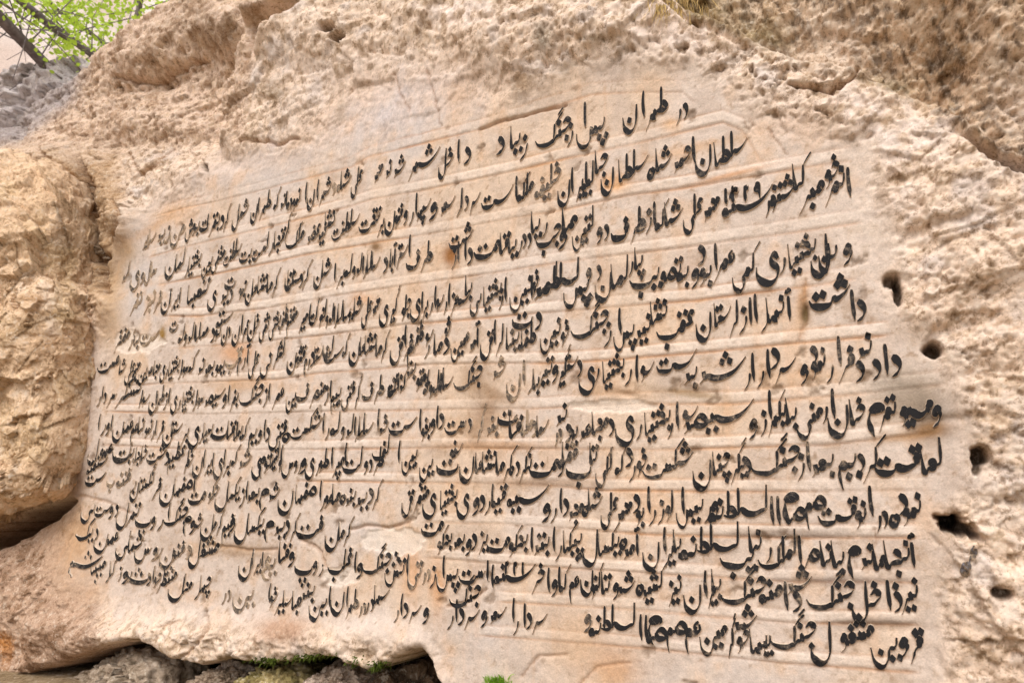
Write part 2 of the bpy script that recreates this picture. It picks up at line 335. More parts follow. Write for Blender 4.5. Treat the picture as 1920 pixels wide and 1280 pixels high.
for pts, wd, dep in [([(384,1146),(392,1170),(386,1190),(366,1218),(350,1238)],2.6,.02),([(296,1175),(340,1160)],2,.008),([(660,992),(690,985),(730,990),(770,978)],3,.010),([(565,1010),(600,1030),(610,1060)],3,.010),([(395,1018),(460,1030),(520,1026)],3,.008),
        ([(245,290),(262,330),(290,310),(330,280)],3,.02),([(140,300),(168,370),(176,440),(190,500),(196,545)],7,.09),([(150,460),(176,485),(200,480)],6,.06),([(205,370),(222,400),(214,440)],3,.03),([(225,150),(290,160),(340,135),(390,118)],4,.03),([(738,138),(752,180),(770,210)],2.2,.006),([(800,130),(818,190),(826,235)],2.2,.006),
        ([(900,245),(960,222),(1010,208),(1060,196)],2.5,.012),([(1510,520),(1505,560),(1512,590),(1500,640)],3,.006),([(1440,240),(1475,290)],2,.005),([(450,268),(500,262),(520,270),(560,262)],3,.02),
        ([(840,1135),(880,1125),(910,1105)],3,.010),([(1640,990),(1642,1015),(1636,1035),(1640,1060)],2.2,.004),([(70,270),(110,330),(130,420)],4,.03),([(1080,1290),(1120,1250),(1180,1240)],2.5,.005),([(980,1270),(1010,1230),(1060,1225)],2.5,.006),
        ([(150,930),(200,940),(250,960)],3,.006),([(1560,175),(1590,160),(1610,140)],3,.03),([(1480,165),(1530,172),(1560,180)],3,.03)]:
    dd = line_d(PX + 6 * n_fin, PY + 6 * n_mid, pts); k = np.exp(-(dd / wd) ** 2); H -= dep * k; groove = np.maximum(groove, k * .8)
# spalled patches: shallow, paler, with a broken edge
spall = np.zeros_like(U)
for (x, y, rx, ry) in [(735,1015,62,30),(1150,762,110,13),(1020,130,60,12),(250,640,60,22),(640,1080,40,20)]:
    k = ss(.50, .58, gauss(PX, PY, x, y, rx, ry) + .34 * n_mid + .16 * n_rid + .12 * n_fin); spall = np.maximum(spall, k)
H -= .006 * spall
# the foot of the face: undercut
ft = PY + 7 * n_mid + 5 * n_rid - fx(PX, FOOT)
H -= 1.9 * ss(-4, 60, ft); lip = np.exp(-((ft + 14) / 16) ** 2); H += .02 * lip * (PX < 840)
gd = line_d(PX + 4 * n_rid, PY + 5 * n_mid, [(-400,1120),(-120,1058),(0,1012),(50,990),(95,965),(140,940)]) - np.interp(PX, [-100, 60, 120, 142], [19, 15, 9, 2]); H -= 2.4 * ss(5, -3, gd)
recess_shade = np.maximum(recess_shade, ss(6, -2, gd) + ss(2, 16, ft))
# ---- colour of the stone (minerals, stains and lichen, plus shade painted into recesses and upper right)
def mix(c, rgb, k): return c * (1 - k[..., None]) + np.asarray(rgb) * k[..., None]
K = .86
col = np.zeros(U.shape + (3,)) + lin(217, 200, 184, K)
n_c1 = fbm(U, Z, 0 * U, 3.2, 4, 71); n_c2 = fbm(U, Z, 0 * U, 11, 4, 72); n_c3 = fbm(U, Z, 0 * U, 34, 4, 73, .6); n_c4 = fbm(U, Z, 0 * U, 95, 2, 74)
col = mix(col, lin(222, 196, 168, K), ss(-.1, .45, n_c1) * .75)                      # warm
col = mix(col, lin(194, 174, 156, K), ss(.05, .45, n_c2) * .5); col = mix(col, lin(214, 178, 142, K), ss(.12, .5, -n_c2 + .3 * n_c3) * .45); col = mix(col, lin(186, 160, 134, K), ss(.2, .55, n_c3 + .3 * n_c2) * .5); col = mix(col, lin(150, 122, 94, K), ss(.45, .7, n_c4 + .4 * n_c3) * .5)
col = mix(col, lin(205, 198, 192, K), np.clip(gauss(PX, PY, 735, 225, 130, 80, -10) * 1.1 + gauss(PX, PY, 500, 330, 90, 40) * .5 + gauss(PX, PY, 260, 540, 70, 70) * .8 + gauss(PX, PY, 240, 410, 50, 40) * .6 + gauss(PX, PY, 720, 1010, 80, 40) * .8 + gauss(PX, PY, 900, 1180, 90, 60) * .5 + gauss(PX, PY, 1240, 1270, 300, 40) * .45, 0, 1) * ss(-.5, .3, n_c2))
ro = rough * (1 - .6 * smooth_top)
rock = np.zeros_like(col) + lin(232, 208, 178, K * 1.06)
rock = mix(rock, lin(230, 210, 184, K), ss(-.05, .35, n_c3 + .4 * n_c2))
rock = mix(rock, lin(204, 178, 142, K), ss(.0, .38, -n_c3 - .35 * n_c1 + .25 * n_c4) * .6)
rock = mix(rock, lin(134, 106, 74, K), ss(.2, .5, -n_c3 + .5 * n_c4 - .2 * n_c2) * .6)
rock = mix(rock, lin(216, 206, 194, K), ss(.25, .55, n_c2 - .3 * n_c3) * .5)
col = mix(col, [0, 0, 0], ro) + rock * ro[..., None]
white = np.clip(gauss(PX, PY, 1650, 235, 110, 45, 25) + gauss(PX, PY, 1650, 380, 90, 110) * .6 + gauss(PX, PY, 1250, 60, 130, 60, 25) * .8 + gauss(PX, PY, 620, 130, 120, 60) * .5 + gauss(PX, PY, 870, 20, 90, 30), 0, 1)
col = mix(col, lin(240, 224, 205, K * 1.04), white * .85 * ss(-.5, .2, n_c3))
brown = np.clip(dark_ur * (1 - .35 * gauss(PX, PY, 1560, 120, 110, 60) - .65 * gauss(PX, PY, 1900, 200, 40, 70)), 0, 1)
brown_c = np.zeros_like(col) + lin(224, 196, 160, K)  # streaked brown-olive rock; the recess's shade is painted into this colour too
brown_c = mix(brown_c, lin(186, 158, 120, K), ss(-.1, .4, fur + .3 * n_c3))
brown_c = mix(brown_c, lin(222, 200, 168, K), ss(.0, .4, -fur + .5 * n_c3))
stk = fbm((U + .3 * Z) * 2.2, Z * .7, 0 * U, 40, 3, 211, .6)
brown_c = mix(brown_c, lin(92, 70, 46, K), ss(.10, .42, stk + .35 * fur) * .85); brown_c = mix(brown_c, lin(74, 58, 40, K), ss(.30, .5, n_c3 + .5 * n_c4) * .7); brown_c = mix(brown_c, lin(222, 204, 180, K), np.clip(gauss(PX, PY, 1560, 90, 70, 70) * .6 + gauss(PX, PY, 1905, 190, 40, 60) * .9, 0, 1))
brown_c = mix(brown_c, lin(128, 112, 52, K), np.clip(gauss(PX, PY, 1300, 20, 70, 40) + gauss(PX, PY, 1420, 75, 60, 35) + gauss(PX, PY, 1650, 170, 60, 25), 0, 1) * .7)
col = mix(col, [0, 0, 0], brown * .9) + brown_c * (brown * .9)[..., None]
ul = np.clip(ss(-4, 26, fy(PY, PALE_EDGE) - PX + 16 * n_mid) * ss(330, 215, PY) + ss(470, 350, PX) * ss(300, 200, PY), 0, 1)
ul_c = np.zeros_like(col) + lin(222, 196, 168, K)
ul_c = mix(ul_c, lin(172, 140, 106, K), ss(-.05, .35, n_c3 + .5 * n_c2) * .9); ul_c = mix(ul_c, lin(222, 194, 158, K), ss(.05, .4, -n_c3 + .3 * n_c4) * .7)
ul_c = mix(ul_c, lin(122, 94, 62, K), gauss(PX, PY, 440, 35, 110, 50) * .7 * ss(-.4, .2, n_c2))
col = mix(col, [0, 0, 0], ul * .92) + ul_c * (ul * .92)[..., None]
col = mix(col, lin(168, 160, 154, K), ss(-40, 10, fx(PX, SKYLINE) - PY + 30 + 12 * n_mid) * ss(185, 130, PX) * .85)           # grey weathered shoulder
lf = np.clip(ss(250, 200, PX + 18 * n_mid) * ss(250, 330, PY) * ss(640, 520, PY), 0, 1)
col = mix(col, lin(176, 142, 98, K), lf * .8); col = mix(col, lin(80, 72, 58, K), np.clip(gauss(PX, PY, 178, 476, 22, 44) * 1.2 + gauss(PX, PY, 160, 400, 24, 70) * .6, 0, 1) * .8 * ss(-.4, .2, n_c2))
ll = ss(205, 110, PX + 20 * n_mid + (PY - 1000) * -.25) * ss(940, 990, PY)
col = mix(col, lin(184, 152, 122, K), ll * .85); col = mix(col, lin(140, 108, 78, K), ll * ss(.0, .4, n_c2 + .5 * n_c3) * .8)
col = mix(col, lin(198, 134, 66, K), gauss(PX, PY, 5, 1210, 30, 40) * .8 * ss(-.3, .3, n_c2))
rustc = lin(206, 142, 84, K)
col = mix(col, lin(238, 222, 204, K), pale * .5)
col = mix(col, rustc, np.clip(rust * .58, 0, .8)); col = mix(col, lin(150, 104, 64, K), np.clip(groove * .55, 0, .75))
runs = fbm(U * 7, Z * .8, 0 * U, 4, 4, 81)
col = mix(col, lin(214, 160, 108, K), (1 - rough) * ss(.18, .5, runs) * ss(-.2, .3, n_c1) * .16)
for (x, y, rx, ry, a, rgb, k) in [(912,775,22,40,10,(136,100,64),.6),(885,715,22,26,0,(160,126,88),.5),(930,740,40,12,30,(150,116,80),.5),(880,800,18,26,-20,(158,120,80),.5),(1100,700,30,14,0,(166,120,78),.5),(1505,570,13,46,4,(204,152,96),.6),(1509,588,8,20,0,(96,78,44),.9),(1545,700,60,10,0,(210,168,124),.3),(845,480,14,20,0,(150,96,40),.9),(305,626,7,12,0,(150,112,30),.9),
        (705,463,10,8,0,(120,84,36),.8),(1700,735,70,45,25,(150,136,118),.75),(1740,790,34,40,0,(96,86,74),.75),(1745,805,40,16,-8,(150,108,60),.7),(1300,280,100,8,-14,(214,170,124),.35),(1150,345,30,18,0,(224,164,96),.6),(1370,330,70,5,-14,(206,142,82),.6),(1420,260,30,30,0,(220,184,148),.4),
        (680,560,20,8,0,(214,150,90),.4),(445,660,30,18,0,(212,150,92),.6),(460,720,70,12,0,(206,160,110),.5),(1480,1000,110,9,0,(120,100,84),.6),(1560,1088,110,8,0,(112,92,78),.6),(1640,1166,80,9,0,(100,80,64),.6),(1020,905,120,10,0,(150,116,84),.6),(930,835,110,9,0,(176,128,80),.6),(1690,820,60,8,-6,(170,128,82),.6),
        (770,1070,18,46,0,(218,166,118),.6),(1150,1250,50,40,30,(196,148,104),.55),(1080,1200,40,60,0,(206,168,128),.5),(530,1180,50,26,0,(176,128,88),.6),(820,1100,14,40,0,(210,150,92),.5),(440,1030,80,14,6,(160,124,82),.6),(150,1000,30,60,0,(206,164,118),.5),(200,600,30,50,0,(208,172,128),.5),(235,470,22,22,0,(176,140,92),.6),(330,400,50,20,-14,(220,176,130),.5),
        (520,175,20,20,0,(150,128,98),.5),(640,200,10,30,0,(160,132,96),.4),(1020,70,16,24,0,(96,82,50),.6),(1120,75,18,6,0,(120,92,44),.7),(980,160,20,26,20,(150,120,80),.6),(1260,235,18,12,0,(226,180,132),.5),(280,430,40,8,-30,(190,140,84),.4),(1150,735,90,12,5,(190,150,108),.5),(1300,738,60,8,8,(132,102,56),.7)]:
    col = mix(col, lin(*rgb, K), np.clip(gauss(PX, PY, x, y, rx, ry, a) * 1.25 + .25 * n_c2 * gauss(PX, PY, x, y, rx * 1.4, ry * 1.4, a), 0, 1) * k)
col = mix(col, lin(240, 226, 208, K), spall * .6)
col = mix(col, lin(70, 52, 34, K), np.clip(recess_shade, 0, 1) ** 1.3 * .8)                              # shade painted dark into the holes, gap and undercut foot
pitc = np.clip(rgh * crumb * (.8 * pit1 + .7 * pit2) + .8 * pit3, 0, 1)
col = mix(col, lin(104, 78, 48, K), pitc * .65)  # pits coloured darker to stand in for the shade inside them
col = mix(col, lin(96, 92, 44, K), np.clip(gauss(PX, PY, 560, 1244, 110, 10) + gauss(PX, PY, 720, 1254, 30, 9), 0, 1) * .8 * ss(-.3, .2, n_c3))
col = np.clip(col * (1 + .10 * n_c4[..., None] * (.4 + rough[..., None])), .01, .95)
col = col * (1 + np.array([.005, -.012, .075]) * (.35 + .65 * rough[..., None]))
ny, nx = U.shape
# above the skyline the face turns back into a flat shoulder
ZB = Z.copy(); HB = H.copy(); fsk = fx(PX, SKYLINE) - PY
for i in range(nx):
    k = np.nonzero(fsk[:, i] > 0)[0]
    if len(k) and fx(PX[k[0], i], [(0, 1), (560, 1), (760, 0)]) > 0:
        j = k[0]; a = fx(PX[j, i], [(0, 1), (560, 1), (760, 0)]); dz = Z[j:, i] - Z[j, i]
        ZB[j:, i] = Z[j, i] + dz * (1 - 1.25 * a) + .02 * n_mid[j:, i] * np.minimum(1, dz * 8); HB[j:, i] = H[j, i] + (H[j:, i] - H[j, i]) * (1 - a) - 1.3 * a * dz
idx = np.arange(ny * nx).reshape(ny, nx)
quads = np.stack([idx[:-1, :-1], idx[:-1, 1:], idx[1:, 1:], idx[1:, :-1]], -1).reshape(-1, 4)
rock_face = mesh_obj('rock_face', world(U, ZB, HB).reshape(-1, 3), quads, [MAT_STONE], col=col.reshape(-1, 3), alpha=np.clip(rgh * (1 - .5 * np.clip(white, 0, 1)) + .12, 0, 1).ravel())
tag(rock_face, 'tall cream limestone rock face carved flat and covered in rows of black Persian calligraphy', 'rock face')
Hc = H                                                     # the face as built: letters are laid on it
def height(u, z):
    i = np.clip(np.searchsorted(us, u) - 1, 0, nx - 2); j = np.clip(np.searchsorted(zs, z) - 1, 0, ny - 2)
    a = np.clip((u - us[i]) / (us[i + 1] - us[i]), 0, 1); b = np.clip((z - zs[j]) / (zs[j + 1] - zs[j]), 0, 1)
    return (Hc[j, i] * (1-a) + Hc[j, i+1] * a) * (1-b) + (Hc[j+1, i] * (1-a) + Hc[j+1, i+1] * a) * b
# ------------------------------------------------------------------ the writing: a reed-pen engine for nastaliq (x runs to the LEFT, y up, unit = one pen dot)
NIB = R(58)
class Pen:
    def __init__(s): s.path = [(0., 0.)]; s.strokes = []; s.dots = []; s.open = False; s.first = True
    def pos(s): return s.path[-1]
    def go(s, pts):
        if s.first and not s.joined: s.path = []
        ox, oy = s.ox, s.oy
        for p in pts: s.path.append((ox + p[0], oy + p[1]))
        s.first = False
    def extra(s, pts, **k): s.strokes.append(([(s.ox + p[0], s.oy + p[1]) for p in pts], k))
    def dot(s, x, y): s.dots.append((s.ox + x, s.oy + y))
GROUP = {}
for ch, g in [('بپتثئ','b'),('جچحخ','j'),('دذ','d'),('رزژ','r'),('سش','s'),('صض','c'),('طظ','t'),('عغ','a'),('ف','f'),('ق','q'),('کگ','k'),('ل','l'),('م','m'),('ن','n'),('وؤ','w'),('هه','h'),('یي','y'),('اآأ','A')]:
    for c in ch: GROUP[c] = g
NOJOIN = set('اآأدذرزژوؤ0123456')
DOTS = {'ب':-1,'پ':-3,'ت':2,'ث':3,'ج':-1,'چ':-3,'خ':1,'ذ':1,'ز':1,'ژ':3,'ش':3,'ض':1,'ظ':1,'غ':1,'ف':1,'ق':2,'ن':1,'ی':-2}
ALEF = [(0,3.7),(.08,1.9),(.02,-.05)]
NUN_BOWL = [(.5,-.8),(1.25,-1.95),(2.3,-2.15),(3.25,-1.25),(3.5,.45)]
BA_BOWL = [(.5,-.12),(1.6,-.48),(3.0,-.52),(4.2,-.2),(4.75,.55)]
DIG = {'1':[(.0,2.6),(.12,1.2),(.05,0)], '2':[(.9,2.2),(.3,2.1),(0,2.5)], '3':[(1.5,2.5),(1.2,2.0),(.9,2.35),(.55,2.0),(.2,2.5)], '6':[(.2,1.9),(.55,1.5),(1.0,1.9),(.7,2.5),(.25,2.3),(.1,1.2),(-.1,0)], '0':[(0,1),(.2,.8)]}
def draw_letter(P, c, form):
    """form: I initial, M medial, F final, S alone"""
    g = GROUP.get(c); n = DOTS.get(c, 0); jn = form in 'MF'
    up, dn, dx = 2.2, -1.35, .55
    if c in DIG:
        if c == '1': P.go(DIG['1'])
        else:
            P.go(DIG[c])
            if c in '23': P.extra([(DIG[c][0][0], DIG[c][0][1] + .3), (DIG[c][0][0] + .1, 1.2), (DIG[c][0][0] + .05, 0)])
        return 1.5
    if g == 'A':
        if jn: P.go([(.45,.02),(.80,.35),(.92,1.9),(.98,3.7)])
        else: P.go(ALEF)
        if c == 'آ': P.extra([(-.9,4.3),(-.3,4.75),(.3,4.35),(1.1,4.7)])
        if c == 'أ': P.extra([(-.1,4.3),(.3,4.7)])
    elif g == 'b' or (g in 'ny' and form in 'IM'):
        if form == 'I': P.go([(-.05,1.6),(.1,.7),(.5,.12),(1.2,-.05)]); dx = .4
        elif form == 'M': P.go([(.25,.0),(.48,.95),(.72,.12),(1.3,-.08)]); dx = .6
        elif form == 'F': P.go(BA_BOWL); dx = 2.6; up = 1.1; dn = -1.9
        else: P.go([(-.1,1.0),(.2,.1),(1.5,-.5),(3.2,-.5),(4.4,-.1),(4.8,.75)]); dx = 2.4; up = 1.2; dn = -1.9
    elif g == 'n':
        if form == 'F': P.go([(.25,.15)] + NUN_BOWL)
        else: P.go([(-.02,2.3),(.08,.6),(.3,-.6),(1.05,-1.75),(2.1,-1.95),(3.1,-1.1),(3.35,.6)])
        dx = 1.8; up = -.1
    elif g == 'y':
        if form == 'F': P.go([(.3,.25),(.15,-.4),(.5,-1.4),(1.4,-1.95),(2.4,-1.7),(3.1,-.9),(3.2,.3)])
        else: P.go([(-.15,1.5),(.35,2.15),(.95,1.7),(.75,.9),(.05,.2),(.2,-1.0),(1.2,-1.8),(2.4,-1.5),(3.1,-.5),(3.2,.6)])
        n = 0
    elif g == 'j':
        if form == 'I': P.extra([(1.75,1.45),(1.0,1.95),(.3,1.75),(-.1,1.3)]); P.go([(-.05,1.3),(.5,.75),(1.3,.2),(2.1,-.05)]); dx = .9; up = 2.9; dn = -1.2
        elif form == 'M': P.extra([(1.5,1.3),(.9,1.55),(.2,.7)]); P.go([(.25,.15),(.9,.1),(1.9,-.15)]); dx = .9; up = 2.7; dn = -1.5
        else: P.go(([(.3,.4)] if jn else []) + [(1.7,1.4),(.8,1.85),(-.05,1.6),(.9,.6),(1.7,-.5),(1.6,-1.7),(.7,-2.2),(-.4,-1.8)]); dx = .7; up = 2.8; dn = -.6
    elif g == 'd':
        if jn: P.go([(.3,.15),(.55,1.15),(.5,.55),(.6,.1),(1.25,-.55)])
        else: P.go([(.75,2.0),(.2,1.35),(.05,.55),(.4,-.15),(1.0,-.55)])
        dx = .5; up = 2.8
    elif g == 'r':
        if jn: P.go([(.3,-.05),(.65,-.55),(1.5,-1.7)])
        else: P.go([(-.05,1.3),(.1,.4),(.55,-.5),(1.35,-1.25)])
        dx = .35; up = 2.2
    elif g == 's':
        if P.kash:
            if form == 'I': P.go([(-.5,2.6),(.5,1.5),(1.9,.45),(3.6,-.2),(5.2,-.3),(6.4,.05)]); dx = 3.0; up = 2.0
            elif form == 'M': P.go([(.4,-.15),(1.8,-.6),(3.4,-.55),(4.6,0)]); dx = 2.3; up = 1.4
            else: P.go([(-.4,2.3),(1.2,.7),(3,-.1),(4.4,-.4),(4.7,-1.4),(5.5,-2.0),(6.6,-1.6),(7.2,-.5),(7.3,.4)]); dx = 2.5; up = 2
        elif form == 'I' and P.n % 2 == 0: P.go([(-.55,1.9),(.4,.95),(1.4,.3),(2.4,-.02),(3.1,.0)]); dx = 1.3; up = 2.0
        elif form == 'I': P.go([(-.25,1.25),(.2,.35),(.5,.3),(.65,.95),(.85,.3),(1.15,.25),(1.3,.9),(1.5,.2),(2.1,-.05)]); dx = .9; up = 2.1
        elif form == 'M': P.go([(.3,.05),(.5,.85),(.7,.2),(1.0,.15),(1.15,.85),(1.35,.12),(1.95,-.08)]); dx = 1.0; up = 2.1
        else: P.go(([(.2,.05)] if jn else [(-.2,1.3)]) + [(.35,.3),(.6,.9),(.8,.25),(1.1,.25),(1.3,.85),(1.45,.0),(1.6,-.9),(2.3,-1.8),(3.3,-1.8),(4.05,-.9),(4.2,.4)]); dx = 1.0; up = 2.1
    elif g in 'ct':
        P.extra([(.1,.2),(.35,.95),(1.1,1.35),(1.9,.85),(1.8,.15)] if g == 'c' else [(.0,.25),(.4,.95),(1.2,1.3),(1.75,.7),(1.5,.1)])
        if g == 't': P.extra([(1.35,3.9),(1.5,2.0),(1.55,.2)])
        if form in 'IM': P.go([(.05,.2),(.9,-.02),(1.8,.02)] + ([(2.1,.6),(2.35,.1)] if g == 'c' else []) + [(2.8,-.08)])
        else: P.go([(.05,.2),(.9,-.02),(1.9,.0)] + ([(2.1,.6)] + [(2.1 + a, b) for a, b in NUN_BOWL] if g == 'c' else [(2.6,.15)]))
        dx = 1.0 if g == 'c' else .7; up = 2.4
    elif g == 'a':
        if form == 'I': P.extra([(.0,1.75),(.55,2.1),(1.05,1.65),(.85,1.0),(.3,.5)]); P.go([(.25,.5),(1.0,.25),(1.8,-.05)]); dx = .5; up = 3.0
        elif form == 'M': P.extra([(.25,.15),(.45,.95),(1.15,.9),(.75,.1)]); P.go([(.5,.05),(1.5,-.08)]); dx = .8; up = 2.0
        else: P.extra([(.0,1.75),(.55,2.1),(1.05,1.65),(.85,1.0),(.4,.6)]); P.go(([(.2,.3)] if jn else []) + [(.4,.6),(1.3,.0),(1.7,-1.0),(1.1,-1.9),(.0,-1.9)]); dx = .5; up = 3.0
    elif g in 'fq':
        if jn: P.extra([(.45,.1),(.2,.6),(.5,1.15),(.95,.9),(.85,.25),(.5,.1)]); s0 = [(.4,.0),(.8,-.02)]
        else: P.extra([(.85,.75),(.35,.65),(.15,1.15),(.55,1.6),(.95,1.2),(.85,.7)]); s0 = [(.2,1.0),(.75,.3)] if form == 'S' else [(.9,.9),(.95,.35)]
        if form in 'IM': P.go(s0 + [(1.6,-.05)])
        elif g == 'f': P.go(s0 + [(.4 + a, b) for a, b in BA_BOWL])
        else: P.go(s0 + [(.4 + a, b) for a, b in NUN_BOWL])
        dx = .55; up = 2.45
    elif g == 'k':
        sx = .15 if not jn else .35
        P.extra([(sx - 2.1,4.5),(sx - 1.2,3.7),(sx - .1,2.7)], taper=1)
        if c == 'گ': P.extra([(sx - 2.3,5.3),(sx - 1.5,4.6),(sx - .9,4.15)], taper=1)
        if not jn: P.go([(.05,2.75),(.2,1.3),(.5,.2)])
        else: P.extra([(.25,2.75),(.4,1.3),(.65,.05)]); P.go([(.6,-.02)])
        if form in 'IM': P.go([(1.3,-.06)])
        else: P.go([(.5 + a, b) for a, b in BA_BOWL])
    elif g == 'l':
        if form == 'I': P.go([(-.02,3.8),(.12,1.7),(.35,.3),(1.0,-.05)])
        elif form == 'M': P.extra([(.25,3.8),(.38,1.7),(.55,.02)]); P.go([(.5,.0),(1.0,-.06)])
        elif form == 'F': P.extra([(.25,3.9),(.4,1.7),(.55,-.3),(1.2,-1.6),(2.2,-1.8),(3.0,-1.0),(3.2,.35)]); P.go([(.5,.0)])
        else: P.go([(-.02,3.9),(.1,1.7),(.28,-.3),(.95,-1.6),(2.0,-1.8),(2.85,-1.0),(3.05,.4)])
    elif g == 'm':
        y = .55 if not jn else .3
        P.extra([(.15,y - .3),(.0 if not jn else .2,y + .3),(.5,y + .55),(.85,y + .1),(.5,y - .35)])
        if form in 'IM': P.go([(.3,y - .35),(.8,.0),(1.3,-.06)])
        else: P.go([(.2,y),(.75,y + .1),(1.0,-.4),(1.0,-1.4),(.8,-2.6)])
    elif g == 'w':
        o = .35 if jn else 0
        P.extra([(o + .1,1.0),(o + .35,1.5),(o + .8,1.2),(o + .7,.7),(o + .2,.75)])
        P.go(([(.2,.1)] if jn else []) + [(o + .1,1.1),(o + .05,.4),(o + .45,-.4),(o + 1.2,-1.0)])
    elif g == 'h':
        if form == 'I': P.extra([(.2,1.7),(.85,1.1),(.6,.3)]); P.go([(.1,1.3),(.05,.5),(.6,.1),(1.3,-.05)]); dx = .5
        elif form == 'M': P.go([(.25,.05),(.5,.8),(.75,.05),(.7,-.7),(1.0,-.25),(1.5,-.1)])
        elif form == 'F': P.go([(.3,.15),(.55,.85),(1.1,.6),(.95,.0),(.45,.02)])
        else: P.go([(.35,1.25),(.0,.55),(.35,-.1),(.9,.2),(.75,.95),(.25,1.2)])
    a = abs(n)
    if a:
        y = up if n > 0 else dn
        if a == 1: P.dot(dx, y)
        elif a == 2: P.dot(dx - .70, y + .14); P.dot(dx + .70, y - .10)
        else:
            k = 1 if n > 0 else -1
            P.dot(dx - .68, y + .05); P.dot(dx + .68, y - .05); P.dot(dx, y + .95 * k)
    return None
def compose(text):
    """-> list of strokes (points in dots), list of dots, natural width"""
    S, Dt = [], []; x = 0.0
    runs, cur = [], ''
    for ch in text:
        if ch == ' ':
            if cur: runs.append(cur); cur = ''
            runs.append(' ')
        else:
            cur += ch
            if ch in NOJOIN: runs.append(cur); cur = ''
    if cur: runs.append(cur)
    for r in runs:
        if r == ' ': x += 1.0; continue
        P = Pen(); P.first = True; P.joined = False; P.n = len(r) + len(text)
        ls = [(c, i + 1 < len(r) and r[i + 1] == 'ـ') for i, c in enumerate(r) if c != 'ـ']
        P.ox = P.oy = 0.0; P.path = []
        for i, (c, k) in enumerate(ls):
            form = 'S' if len(ls) == 1 else 'I' if i == 0 else 'F' if i == len(ls) - 1 else 'M'
            P.kash = k
            if i:
                P.ox, P.oy = P.path[-1]; P.joined = True
                if not k: P.oy -= .52; P.ox += .10
            draw_letter(P, c, form)
            if k and GROUP.get(c) != 's' and form in 'IM':
                ex, ey = P.path[-1]; P.path += [(ex + 1.2, ey - .32), (ex + 2.6, ey - .3), (ex + 3.4, ey)]
        oy = P.oy
        sts = [(P.path, {})] + P.strokes
        xs = [p[0] for s, _ in sts if len(s) > 1 for p in s]
        x0, x1 = min(xs), max(xs)
        for s, k in sts:
            if len(s) > 1: S.append(([(p[0] - x0 + x, p[1] - oy) for p in s], k))
        Dt += [(p[0] - x0 + x, p[1] - oy) for p in P.dots]
        x += (x1 - x0) + .75
    # a second row of dots must not collide with the first
    for i in range(len(Dt)):
        for j in range(i):
            if abs(Dt[i][0] - Dt[j][0]) < .8 and abs(Dt[i][1] - Dt[j][1]) < .7: Dt[i] = (Dt[i][0], Dt[i][1] + (1.0 if Dt[i][1] > 0 else -1.0))
    return S, Dt, max(x - .75, .4)
def spline(pts, per=5):
    P = [np.array(p, float) for p in pts]; P = [2 * P[0] - P[1]] + P + [2 * P[-1] - P[-2]]; out = []
    for i in range(1, len(P) - 2):
        for k in range(per):
            t = k / per; a, b, c, d = P[i-1:i+3]
            out.append(.5 * (2*b + (c-a)*t + (2*a-5*b+4*c-d)*t*t + (3*b-a-3*c+d)*t**3))
    out.append(P[-2]); return np.array(out)
class Ink:
    """collects the raised strokes of one word"""
    def __init__(s): s.P = []; s.L = []; s.F = []; s.M = []; s.n = 0; s.k = 0
    def ribbon(s, lft, rgt, lo, ro):
        m = len(lft); b = s.n; lvl = s.k * .00016; s.k += 1
        for arr, lv in ((lft, .0055 + lvl), (rgt, .0055 + lvl), (lo, -.004), (ro, -.004)): s.P += list(arr); s.L += [lv] * m
        s.n += 4 * m
        for i in range(m - 1):
            a, c, e, g = b + i, b + m + i, b + 2*m + i, b + 3*m + i
            s.F += [(a, a+1, c+1, c), (e, e+1, a+1, a), (c, c+1, g+1, g)]; s.M += [0, 1, 1]
        s.F += [(b, b+m, b+3*m, b+2*m), (b+m-1, b+3*m-1, b+4*m-1, b+2*m-1)]; s.M += [1, 1]
rnd = random.Random(7)
